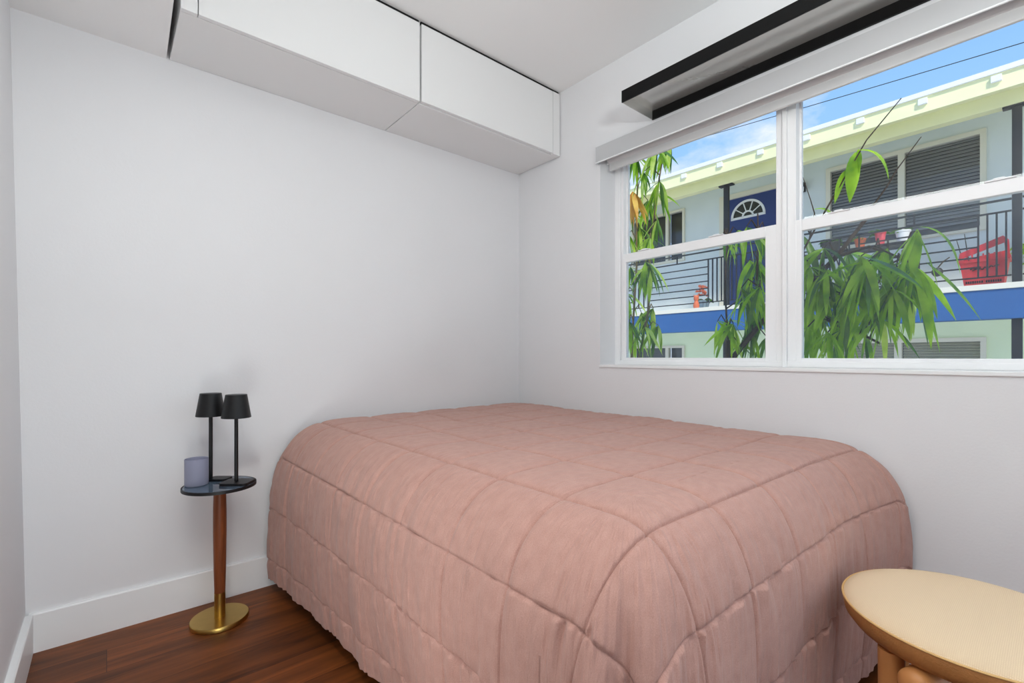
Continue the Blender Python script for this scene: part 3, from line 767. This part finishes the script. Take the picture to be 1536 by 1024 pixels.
for i, (ya_, yb_, z_) in enumerate([(0.12, 0.05, 0.24), (0.06, 0.02, 0.25), (0.0, -0.03, 0.235), (-0.05, -0.09, 0.245), (-0.10, -0.14, 0.255), (0.10, 0.0, 0.225)]):
    pr.tube([(bcx-0.158, bcy+ya_, ZSL+z_-0.012), (bcx-0.159, bcy+(ya_+yb_)/2, ZSL+z_+0.014), (bcx-0.158, bcy+yb_, ZSL+z_-0.004)], 0.0075, 5)
bo = pr.build('body', M['red'], bk); bo.data.materials.append(M['redprint'])
for i_, pg in enumerate(bo.data.polygons): pg.material_index = 1 if i_ >= nred else 0
for (y, z, dy, name_l) in ((0.88, 2.60, 0.035, 'longer thin dry twig leaning out of the red basket'), (0.955, 2.53, 0.05, 'shorter thin dry twig leaning out of the red basket, left of the longer')):
    tag(MB().tube([(8.50, y-2.5*dy, 2.0), (8.52, y-dy, 2.3), (8.55, y, z)], [0.007, 0.006, 0.004], 6).build('twig', M['twig']), name_l, 'twig', group='twigs in the basket')

def leaf(mb, p, d, L, W, droop, twist=0.0, rows=7, fold=0.25):
    """lanceolate leaf with a folded midrib: 3 vertices per row"""
    p = Vector(p); d = Vector(d).normalized(); bm = mb.bm; prev = None
    step = L/(rows-1)
    for i in range(rows):
        t = i/(rows-1)
        w = W*0.5*(math.sin(PI*min(1, t**0.75))**0.85 if 0 < t < 1 else 0.02)
        s = d.cross(Vector((0, 0, 1)))
        if s.length < 0.05: s = Vector((math.cos(twist), math.sin(twist), 0))
        s.normalize(); s = (Matrix.Rotation(twist, 3, d) @ s)
        nrm = s.cross(d).normalized()
        c = bm.verts.new(p - nrm*w*fold*1.2); a = bm.verts.new(p + s*w); b_ = bm.verts.new(p - s*w)
        if prev:
            bm.faces.new((prev[1], prev[0], c, a)); bm.faces.new((prev[0], prev[2], b_, c))
        prev = (c, a, b_)
        d = (d + Vector((0, 0, -droop*step/L*2.2))).normalized(); p = p + d*step

def pot(mb, x, y, z, r, h): return mb.lathe([(0, 0), (r*0.72, 0), (r, h*0.86), (r*1.08, h*0.86), (r*1.08, h), (r*0.9, h), (r*0.85, h*0.85), (0, h*0.85)], (x, y, z), 24)
# flowering plant in a grey-blue pot and clay figure
fp = thing('flower_pot', 'small blue-grey pot of orange flowers on the balcony slab left of the door post', 'potted plant', (8.42, 4.38, ZSL))
pot(MB(), 8.42, 4.38, ZSL, 0.10, 0.16).build('pot', M['grey_pot'], fp, smooth=True)
fl = MB()
for i in range(26):
    a = random.uniform(0, 2*PI); r = random.uniform(0, 0.14); zz = random.uniform(2.12, 2.30)
    c = Vector((8.42+r*math.cos(a), 4.40+r*math.sin(a), zz)); fl.tube([c, c+Vector((-0.01, 0, 0.03))], [0.032, 0.018], 7)
fl.build('flowers', M['orange_petal'], fp)
lf = MB()
for i in range(16):
    a = random.uniform(0, 2*PI); leaf(lf, (8.42, 4.38, 2.02), (math.cos(a), math.sin(a), 1.1), 0.2, 0.05, 0.9, a)
lf.build('foliage', M['leaf_dark'], fp)
fg = MB().lathe([(0, 0), (0.045, 0), (0.055, 0.05), (0.04, 0.10), (0.03, 0.13), (0.045, 0.16), (0.045, 0.2), (0.02, 0.235), (0, 0.24)], (8.12, 4.37, ZSL), 18)
fg.tube([(8.12, 4.34, 2.05), (8.12, 4.325, 2.115)], [0.014, 0.006], 6).tube([(8.12, 4.40, 2.05), (8.12, 4.415, 2.115)], [0.014, 0.006], 6)
tag(fg.build('figurine', M['terracotta'], smooth=True), 'small orange clay figurine on the slab edge beside the orange flowers', 'figurine')
# plant bench with pots behind the railing
bn = thing('plant_bench', 'dark plant bench behind the railing below the large window', 'bench', (8.7, 2.0, ZSL))
MB().box(8.5, 8.9, 1.35, 2.75, 2.58, 2.62, 0.004).build('top', M['rail'], bn)
for (x, y) in ((8.53, 1.4), (8.87, 1.4), (8.53, 2.7), (8.87, 2.7)): MB().box(x-0.02, x+0.02, y-0.02, y+0.02, ZSL, 2.58).build('leg', M['rail'], bn)
for (nm, lb, m_, x, y, r, h, green) in (('plant_pot', 'pink-red plant pot on the balcony bench', 'pink', 8.6, 1.78, 0.065, 0.19, 6), ('plant_pot', 'white plant pot on the balcony bench', 'white_pot', 8.6, 1.52, 0.085, 0.16, 8), ('plant_pot', 'orange clay plant pot on the balcony bench, left of the pink-red pot', 'terracotta', 8.62, 2.03, 0.07, 0.14, 10), ('plant_pot', 'bushy plant in a dark pot at the left end of the balcony bench', 'dark_pot', 8.66, 2.42, 0.13, 0.16, 60)):
    t = thing(nm, lb, 'potted plant', (x, y, 2.62), group='pots on the balcony bench')
    pot(MB(), x, y, 2.62, r, h).build('pot', M[m_], t, smooth=True)
    g = MB()
    for i in range(green):
        a = random.uniform(0, 2*PI); leaf(g, (x, y, 2.62+h*0.8), (math.cos(a), math.sin(a), random.uniform(0.8, 2.2)), random.uniform(0.12, 0.2), 0.05, 0.7, a)
    g.build('foliage', M['leaf_dark'], t)
for (lb, y, z, r) in (('round dark hanging ball with a dry twig on the railing, left of the red basket', 1.081, 2.07, 0.058), ('larger dark hanging pot on the railing behind the leaves', 1.36, 2.30, 0.10)):
    t = thing('hanging_pot', lb, 'hanging pot', (8.05, y, z), group='dark hanging pots on the railing')
    MB().lathe([(0, -r), (r*0.6, -r*0.82), (r*0.97, -r*0.25), (r*0.95, r*0.35), (r*0.6, r*0.85), (0, r)], (8.05, y, z), 24).build('pot', M['dark_pot'], t, smooth=True)
    MB().tube([(8.05, y, z+r*0.8), (8.08, y-0.05, z+r+0.07), (8.17, y-0.10, z+r+0.13)], 0.008, 6).build('hanger', M['twig'], t)
# green plants right of the post
pl = thing('potted_plant', 'leafy green plant on the balcony right of the black post', 'potted plant', (8.86, 0.12, ZSL))
pot(MB(), 8.86, 0.12, ZSL, 0.13, 0.22).build('pot', M['dark_pot'], pl, smooth=True)
g = MB(); st_ = MB()
for i in range(16):
    a = i*2.4; h = random.uniform(2.12, 2.52); e = Vector((8.90+0.13*math.cos(a), 0.16+0.24*math.sin(a), h))
    st_.tube([(8.86, 0.12, 2.05), ((8.86+e.x)/2, (0.12+e.y)/2, h-0.08), e], 0.006, 5)
    for q in range(4): leaf(g, e, (math.cos(a+q*1.6), math.sin(a+q*1.6), 0.25), 0.16, 0.075, 0.8, 0)
st_.build('stem', M['stem'], pl); g.build('foliage', M['leaf'], pl)

# ------------------------------------------------------------------ leafy plants just outside the window
LEFT_HUBS = [
    (3.021, 2.117, 2.515, 5, 0.26, 0),
    (2.981, 1.909, 2.484, 5, 0.27, 0),
    (3.069, 1.846, 2.527, 8, 0.24, 25),
    (2.996, 2.184, 2.398, 4, 0.25, 0),
    (2.970, 2.007, 2.339, 6, 0.25, 10),
    (3.070, 1.933, 2.275, 6, 0.26, 20),
    (3.225, 2.137, 2.222, 6, 0.27, 10),
    (3.190, 2.031, 2.239, 5, 0.28, 10),
    (3.180, 2.253, 2.146, 5, 0.24, 0),
    (3.017, 1.926, 1.981, 5, 0.20, 5),
    (3.111, 2.132, 1.982, 6, 0.22, -10),
    (3.033, 2.186, 1.928, 5, 0.22, 0),
    (3.002, 1.972, 1.862, 6, 0.20, 0),
    (2.982, 1.998, 1.689, 6, 0.30, 0),
    (3.014, 1.975, 1.661, 5, 0.28, 15),
    (3.228, 2.301, 1.724, 4, 0.26, -5),
    (3.199, 2.318, 1.507, 3, 0.24, 0),
    (3.192, 2.175, 1.345, 5, 0.28, 0),
    (3.190, 2.066, 1.368, 6, 0.30, 25),
    (3.008, 2.156, 1.262, 5, 0.28, 5),
    (3.043, 2.039, 1.218, 6, 0.26, 5),
    (3.138, 1.987, 1.229, 5, 0.26, 20),
    (3.170, 2.221, 1.153, 4, 0.20, 0),
]
MID_HUBS = [
    (3.056, 1.459, 1.791, 5, 0.24, -15),
    (3.064, 1.372, 1.801, 5, 0.26, 0),
    (2.826, 1.212, 1.751, 4, 0.26, 0),
    (2.982, 1.170, 1.746, 4, 0.30, -5),
    (3.002, 1.267, 1.589, 6, 0.34, -15),
    (2.952, 1.203, 1.581, 4, 0.30, 5),
    (2.853, 1.254, 1.402, 5, 0.33, -12),
    (2.942, 1.246, 1.425, 5, 0.30, -3),
    (2.827, 1.138, 1.395, 4, 0.28, 10),
    (3.080, 1.280, 1.330, 6, 0.36, -5),
    (3.060, 1.438, 1.234, 6, 0.32, -20),
    (2.964, 1.453, 1.221, 3, 0.30, -30),
    (2.890, 1.318, 1.198, 5, 0.30, 0),
    (3.073, 1.206, 1.262, 4, 0.35, 0),
    (2.972, 1.242, 1.137, 5, 0.26, 0),
    (3.065, 1.195, 1.118, 4, 0.24, 0),
    (3.054, 1.359, 1.081, 4, 0.20, 0),
]
RIGHT_HUBS = [
    (2.979, 0.970, 1.683, 4, 0.36, 5),
    (2.936, 0.916, 1.490, 6, 0.33, -5),
    (3.020, 0.973, 1.565, 4, 0.30, 0),
    (2.944, 0.855, 1.583, 5, 0.26, 0),
    (2.823, 0.808, 1.443, 6, 0.34, 0),
    (2.887, 0.796, 1.380, 6, 0.34, 0),
    (3.116, 0.789, 1.575, 6, 0.32, -10),
    (2.769, 0.648, 1.483, 8, 0.38, -8),
    (2.771, 0.619, 1.453, 7, 0.38, 5),
    (3.032, 0.629, 1.557, 5, 0.28, 10),
    (2.876, 0.566, 1.523, 4, 0.26, 20),
    (2.991, 0.554, 1.445, 7, 0.36, 0),
    (2.962, 0.523, 1.463, 7, 0.36, 15),
    (2.904, 0.471, 1.422, 7, 0.42, 20),
    (3.199, 0.534, 1.481, 5, 0.38, 8),
    (2.838, 0.669, 1.377, 6, 0.34, 0),
    (2.936, 0.623, 1.348, 6, 0.36, 5),
    (2.841, 0.544, 1.324, 6, 0.36, 0),
    (3.035, 0.528, 1.346, 5, 0.36, 5),
    (2.874, 0.751, 1.322, 6, 0.36, 0),
    (2.910, 0.889, 1.339, 6, 0.36, 0),
    (3.086, 0.998, 1.334, 6, 0.38, 0),
    (2.894, 0.853, 1.227, 6, 0.36, 5),
    (3.001, 0.821, 1.239, 6, 0.36, 10),
    (3.157, 0.791, 1.320, 6, 0.34, 0),
    (2.795, 0.885, 1.154, 4, 0.25, 0),
    (2.778, 0.789, 1.122, 6, 0.26, 0),
    (2.853, 0.752, 1.133, 5, 0.28, 10),
    (3.094, 0.754, 1.123, 5, 0.28, 25),
    (3.027, 0.685, 1.119, 4, 0.24, 35),
    (2.857, 0.453, 1.575, 4, 0.32, 25),
    (2.899, 0.589, 1.177, 4, 0.28, 0),
    (2.830, 0.846, 1.415, 6, 0.30, 0),
    (2.957, 0.791, 1.482, 5, 0.28, 0),
]

WALLSIDE = Vector((1, 0, 0))
def cluster(mbs, hub, n, L, ang, rnd, W=0.112):
    hub = Vector(hub)
    lean = Vector((rnd.uniform(-0.3, 0.3), rnd.uniform(-0.35, 0.35), rnd.uniform(-0.15, 0.25)))
    n = n+2
    for i in range(n):
        k = (i+0.5)/n-0.5
        az = k*1.7 + rnd.uniform(-0.2, 0.2) - math.radians(ang)
        side = math.sin(az); dn = math.cos(az)
        d = Vector((rnd.uniform(-0.30, 0.45), -side*0.0, 0))
        # fan in the plane facing the room plus depth scatter; +y is to the left seen from the room
        d = Vector((rnd.uniform(-0.45, 0.5), -side*0.8, -0.75*dn+rnd.uniform(-0.1, 0.35)))
        d = (d.normalized()+lean).normalized()
        l = L*rnd.uniform(0.62, 1.0)
        leaf(rnd.choice(mbs), hub, d, l, l*W*rnd.uniform(0.85, 1.15), rnd.uniform(0.25, 1.1), rnd.uniform(-0.9, 0.9))
def plant(label, hubs, base, trunk_top, seed, light=0.4, extra_stems=()):
    rnd = random.Random(seed)
    t = thing('leafy_plant', label, 'plant', (base[0], base[1], GZ), group='leafy plants outside the window')
    s = MB()
    for pts, r0, r1 in trunk_top:
        n = len(pts); s.tube(pts, [r0+(r1-r0)*i/(n-1) for i in range(n)], 8)
    f1 = MB(); f2 = MB(); f3 = MB()
    allp = [Vector(p) for pts, a, b in trunk_top for p in pts]
    dense_pts = []
    for pts, a, b in trunk_top:
        for p, q in zip(pts, pts[1:]):
            for k in range(6): dense_pts.append(Vector(p).lerp(Vector(q), k/6))
    for h in hubs:
        hv = Vector(h[:3])
        near = min(dense_pts, key=lambda p: (p-hv).length + max(0, p.z-hv.z)*0.6)
        mid_ = near.lerp(hv, 0.6)+Vector((0, 0, 0.05))
        s.tube([near, mid_, hv], [0.005, 0.004, 0.003], 5)
        cluster([f2 if rnd.random() < light else f1, f1, f2, f3] if light > 0.45 else [f1, f1, f2 if rnd.random() < light else f1, f3], h[:3], h[3]+(3 if light > 0.6 else 0), h[4]*(1.12 if light > 0.6 else 1.0), h[5], rnd)
    s.build('branches', M['stem'] if light > 0.5 else M['bark'], t, smooth=True)
    f1.build('foliage', M['leaf'], t, smooth=True, sharp=180); f2.build('young_foliage', M['leaf_light'], t, smooth=True, sharp=180, label='lighter yellow-green leaves'); f3.build('old_foliage', M['leaf_dark'], t, smooth=True, sharp=180, label='darker green leaves')
    return t
pL = plant('tall drooping leafy plant at the left edge of the window with one withered orange leaf', LEFT_HUBS, (3.1, 2.25),
    [([(3.1, 2.28, GZ), (3.12, 2.22, 0.9), (3.1, 2.185, 1.28), (3.1, 2.154, 1.69), (3.1, 2.154, 2.10), (3.1, 2.136, 2.55), (3.12, 2.1, 2.8)], 0.010, 0.005), ([(3.1, 2.25, 0.5), (3.1, 2.054, 1.32), (3.1, 2.036, 1.77), (3.1, 1.98, 2.2), (3.1, 1.897, 2.6), (3.1, 1.86, 2.75)], 0.008, 0.004)], 5, light=0.65)
og = MB(); rnd = random.Random(2)
cluster([og], (2.95, 2.085, 2.215), 9, 0.30, 0, rnd, 0.125)
og.build('withered_leaf', M['leaf_orange'], pL, smooth=True, sharp=180, label='withered orange leaves')
plant('leafy plant in the middle, seen through the left lower sash', MID_HUBS, (3.0, 1.4),
    [([(3.0, 1.42, GZ), (2.98, 1.40, 0.8), (2.95, 1.378, 1.10)], 0.028, 0.016), ([(2.97, 1.41, 0.7), (2.95, 1.387, 0.942), (2.95, 1.245, 1.117), (2.95, 1.15, 1.231), (2.95, 1.077, 1.284)], 0.022, 0.01),
     ([(2.95, 1.15, 1.231), (2.94, 1.20, 1.45), (2.93, 1.19, 1.7), (2.95, 1.2, 1.85)], 0.007, 0.004), ([(2.95, 1.378, 1.10), (3.0, 1.42, 1.4), (3.05, 1.43, 1.82)], 0.007, 0.004)], 8, light=0.3)
pR = plant('wide bushy leafy plant on the right with two tall bare shoots', RIGHT_HUBS, (2.98, 1.1),
    [([(3.0, 1.2, GZ), (3.0, 1.16, 0.8), (3.0, 1.096, 1.23), (3.0, 0.99, 1.357), (3.0, 0.812, 1.537), (3.0, 0.707, 1.677), (3.0, 0.65, 1.751)], 0.026, 0.006),
     ([(3.0, 1.096, 1.23), (2.95, 0.924, 1.32), (2.95, 0.813, 1.174), (2.95, 0.695, 1.117), (2.95, 0.612, 1.064)], 0.014, 0.005),
     ([(3.0, 0.812, 1.537), (2.96, 0.66, 1.56), (2.95, 0.5, 1.46)], 0.01, 0.004),
     ([(3.0, 0.99, 1.357), (2.9, 0.97, 1.523), (2.9, 0.861, 1.727), (2.9, 0.718, 1.976), (2.9, 0.656, 2.084), (2.9, 0.519, 2.238)], 0.006, 0.0022),
     ([(3.0, 0.75, 1.61), (3.0, 0.679, 1.734), (3.0, 0.595, 1.856), (3.0, 0.556, 1.929), (3.0, 0.461, 2.062)], 0.006, 0.002),
     ([(2.9, 0.91, 1.64), (2.9, 0.886, 1.768), (2.9, 0.905, 1.845), (2.9, 0.957, 2.034)], 0.004, 0.0015)], 13, light=0.3)
sh = MB()
for (p, d, L, W, dr) in (((2.9, 0.703, 2.039), (0.1, 0.15, -1), 0.25, 0.07, 0.2), ((2.9, 0.700, 2.042), (0.05, -0.75, 0.35), 0.25, 0.05, 1.6), ((2.9, 0.745, 1.96), (0.05, 0.45, -0.9), 0.17, 0.05, 0.4), ((2.9, 0.69, 2.05), (0.3, 0.05, -1), 0.12, 0.03, 0.4), ((2.9, 0.89, 1.79), (0.0, -0.6, 0.3), 0.12, 0.04, 1.0), ((2.86, 0.453, 1.59), (0.1, 0.12, -1), 0.24, 0.055, 0.3), ((2.86, 0.45, 1.60), (0.1, -0.8, 0.1), 0.30, 0.04, 1.5), ((2.9, 0.43, 1.44), (0.1, -0.6, -0.6), 0.34, 0.055, 0.3), ((2.92, 0.47, 1.42), (0.2, -0.25, -1), 0.42, 0.06, 0.2), ((2.88, 0.50, 1.44), (-0.1, 0.1, -1), 0.40, 0.065, 0.2), ((2.9, 0.52, 1.46), (-0.2, -0.5, -0.3), 0.34, 0.05, 0.9), ((2.82, 0.66, 1.50), (-0.2, 0.3, -0.9), 0.36, 0.07, 0.3)):
    leaf(sh, p, d, L, W, dr, 0.25, rows=10)
sh.build('shoot_leaves', M['leaf'], pR, smooth=True, sharp=180)

# far tree at the left
ft = thing('background_tree', 'dark green tree far behind the left plant, left of the yellow eaves', 'tree', (15.5, 15.2, GZ))
MB().tube([(15.5, 15.2, GZ), (15.4, 15.1, 2.5), (15.5, 15.2, 5)], [0.16, 0.13, 0.08], 10).build('trunk', M['bark'], ft, smooth=True)
cr = MB(); rnd = random.Random(3)
for i in range(900):
    th = rnd.uniform(0, 2*PI); ph = math.acos(rnd.uniform(-1, 1)); rr_ = 1.9*rnd.uniform(0.6, 1)
    p = Vector((15.5+rr_*math.sin(ph)*math.cos(th), 15.2+rr_*math.sin(ph)*math.sin(th), 5.6+1.1*rr_*math.cos(ph)))
    leaf(cr, p, (rnd.uniform(-1, 1), rnd.uniform(-1, 1), rnd.uniform(-0.6, 0.4)), 0.4, 0.14, 0.9, rnd.uniform(-1, 1), rows=4)
cr.build('crown', M['leaf_dark'], ft)

# ------------------------------------------------------------------ light
def area(name, loc, rot, sx, sy, power, color=(1, 1, 1)):
    l = bpy.data.lights.new(name, 'AREA'); l.shape = 'RECTANGLE'; l.size = sx; l.size_y = sy; l.energy = power; l.color = color
    o = bpy.data.objects.new(name, l); COL.objects.link(o); o.location = loc; o.rotation_euler = rot
    return o
# added unseen uplight behind the viewer, bouncing fill light off the ceiling
cl = thing('up_fill_lamp', 'added uplight on a stand behind the viewer, for ceiling bounce', 'floor lamp', (0.45, -0.30, 0))
MB().lathe([(0, 0), (0.13, 0), (0.13, 0.02), (0, 0.025)], (0.45, -0.30, 0), 32).build('base', M['trim'], cl)
MB().tube([(0.45, -0.30, 0.022), (0.45, -0.30, 1.52)], 0.011, 12).build('pole', M['trim'], cl)
MB().lathe([(0, 1.515), (0.04, 1.52), (0.16, 1.57), (0.156, 1.572), (0.036, 1.53), (0, 1.526)], (0.45, -0.30, 0), 40).build('lamp_shade', M['trim'], cl)
UP_W, BACK_W, SIDE_W, LOW_W, LINE_W = 25.0, 1.5, 16.0, 2.8, 9.0  # powers of the added fill lights
ul = bpy.data.lights.new('up_fill_light', 'AREA'); ul.shape = 'DISK'; ul.size = 0.30; ul.energy = UP_W; ul.color = (0.955, 0.99, 0.965)
ulo = bpy.data.objects.new('up_fill_light', ul); COL.objects.link(ulo); ulo.location = (0.45, -0.30, 1.70); ulo.rotation_euler = Vector((0.18, 0.22, 1.0)).to_track_quat('-Z', 'Y').to_euler()
gl = thing('low_fill_lamp', 'small white spot lamp on a low stand at the viewer\'s feet', 'lamp', (0.0, 0.67, 0))  # added only to brighten the lower left of the room
MB().lathe([(0, 0), (0.09, 0), (0.09, 0.02), (0.012, 0.03), (0.012, 0.15), (0, 0.15)], (0.0, 0.67, 0), 28).build('stand', M['trim'], gl)
GD = Vector((0.10, 1.0, 0.5)).normalized(); GP = Vector((0.0, 0.70, 0.22))
MB().tube([GP-GD*0.10, GP-GD*0.07, GP-GD*0.012], [0.03, 0.13, 0.18], 28).build('lamp_head', M['trim'], gl)
gp = bpy.data.lights.new('low_fill_light', 'AREA'); gp.shape = 'DISK'; gp.size = 0.34; gp.energy = LOW_W; gp.color = (0.955, 0.99, 0.965)
gpo = bpy.data.objects.new('low_fill_light', gp); COL.objects.link(gpo); gpo.location = GP; gpo.rotation_euler = GD.to_track_quat('-Z', 'Y').to_euler()
# added fill strip under the dropped ceiling, out of view above the left
ln = thing('line_fill_lamp', 'added fill strip under the dropped ceiling, brightening the left side', 'ceiling light', (0.0, 0.7, ZS))
MB().box(-0.06, 0.06, -0.1, 1.5, ZS-0.022, ZS-0.001, 0.003).build('lamp_body', M['trim'], ln)
area('line_fill_glow', (0.0, 0.7, ZS-0.026), (0, 0, 0), 0.08, 1.5, LINE_W, (0.955, 0.99, 0.965))
area('rear_fill_light', (0.7, YBACK-0.12, 1.1), (PI/2, 0, 0), 1.05, 1.9, BACK_W, (0.955, 0.99, 0.965))  # added fill light set in the made-up doorway
area('side_fill_light', (XB+0.22, (VY0+VY1)/2, (VZ0+VZ1)/2), (0, PI/2, 0), 2.05, 1.22, SIDE_W, (0.955, 0.99, 0.965))  # added fill light outside the made-up side opening

sun = bpy.data.lights.new('sun', 'SUN'); sun.energy = 3.4; sun.angle = math.radians(6); sun.color = (1.0, 0.96, 0.88)
so_ = bpy.data.objects.new('sun', sun); COL.objects.link(so_)
so_.rotation_euler = Vector((0.48, 0.58, -0.66)).to_track_quat('-Z', 'Y').to_euler()

world = bpy.data.worlds.new('sky'); SC.world = world; world.use_nodes = True
nt = world.node_tree; nt.nodes.clear()
wo = nt.nodes.new('ShaderNodeOutputWorld'); bg = nt.nodes.new('ShaderNodeBackground')
tc = nt.nodes.new('ShaderNodeTexCoord'); sep = nt.nodes.new('ShaderNodeSeparateXYZ')
nt.links.new(tc.outputs['Generated'], sep.inputs['Vector'])
gr = nt.nodes.new('ShaderNodeValToRGB')
e = gr.color_ramp.elements
e[0].position = 0.0; e[0].color = lin((214, 232, 250)); e[1].position = 0.8; e[1].color = lin((92, 158, 236))
e2 = gr.color_ramp.elements.new(0.38); e2.color = lin((150, 198, 250))
nt.links.new(sep.outputs['Z'], gr.inputs['Fac'])
mp = nt.nodes.new('ShaderNodeMapping'); mp.inputs['Scale'].default_value = (2.2, 2.2, 4.0); mp.inputs['Location'].default_value = (1.7, 0.6, 0.2)
nt.links.new(tc.outputs['Generated'], mp.inputs['Vector'])
cn = nt.nodes.new('ShaderNodeTexNoise'); cn.inputs['Scale'].default_value = 1.6; cn.inputs['Detail'].default_value = 9; cn.inputs['Roughness'].default_value = 0.58
nt.links.new(mp.outputs['Vector'], cn.inputs['Vector'])
cr_ = nt.nodes.new('ShaderNodeValToRGB'); cr_.color_ramp.elements[0].position = 0.55; cr_.color_ramp.elements[1].position = 0.72
nt.links.new(cn.outputs['Fac'], cr_.inputs['Fac'])
mx = nt.nodes.new('ShaderNodeMix'); mx.data_type = 'RGBA'
nt.links.new(cr_.outputs['Color'], mx.inputs['Factor']); nt.links.new(gr.outputs['Color'], mx.inputs['A']); mx.inputs['B'].default_value = (0.93, 0.95, 0.98, 1)
nt.links.new(mx.outputs['Result'], bg.inputs['Color']); bg.inputs['Strength'].default_value = 1.15
nt.links.new(bg.outputs['Background'], wo.inputs['Surface'])

# ------------------------------------------------------------------ camera
cam = bpy.data.cameras.new('camera'); co = bpy.data.objects.new('camera', cam); COL.objects.link(co)
cam.sensor_width = 36.0; cam.lens = 36.0*712.0/1536.0; cam.shift_y = 22.0/1536.0; cam.clip_start = 0.02; cam.clip_end = 200
co.location = (0, 0, 1.0)
co.rotation_euler = (PI/2, 0, -math.atan2(0.649, 0.760))
SC.camera = co
SC.view_settings.view_transform = 'Standard'; SC.view_settings.look = 'None'; SC.view_settings.gamma = 1.0
SC.view_settings.exposure = 0.0
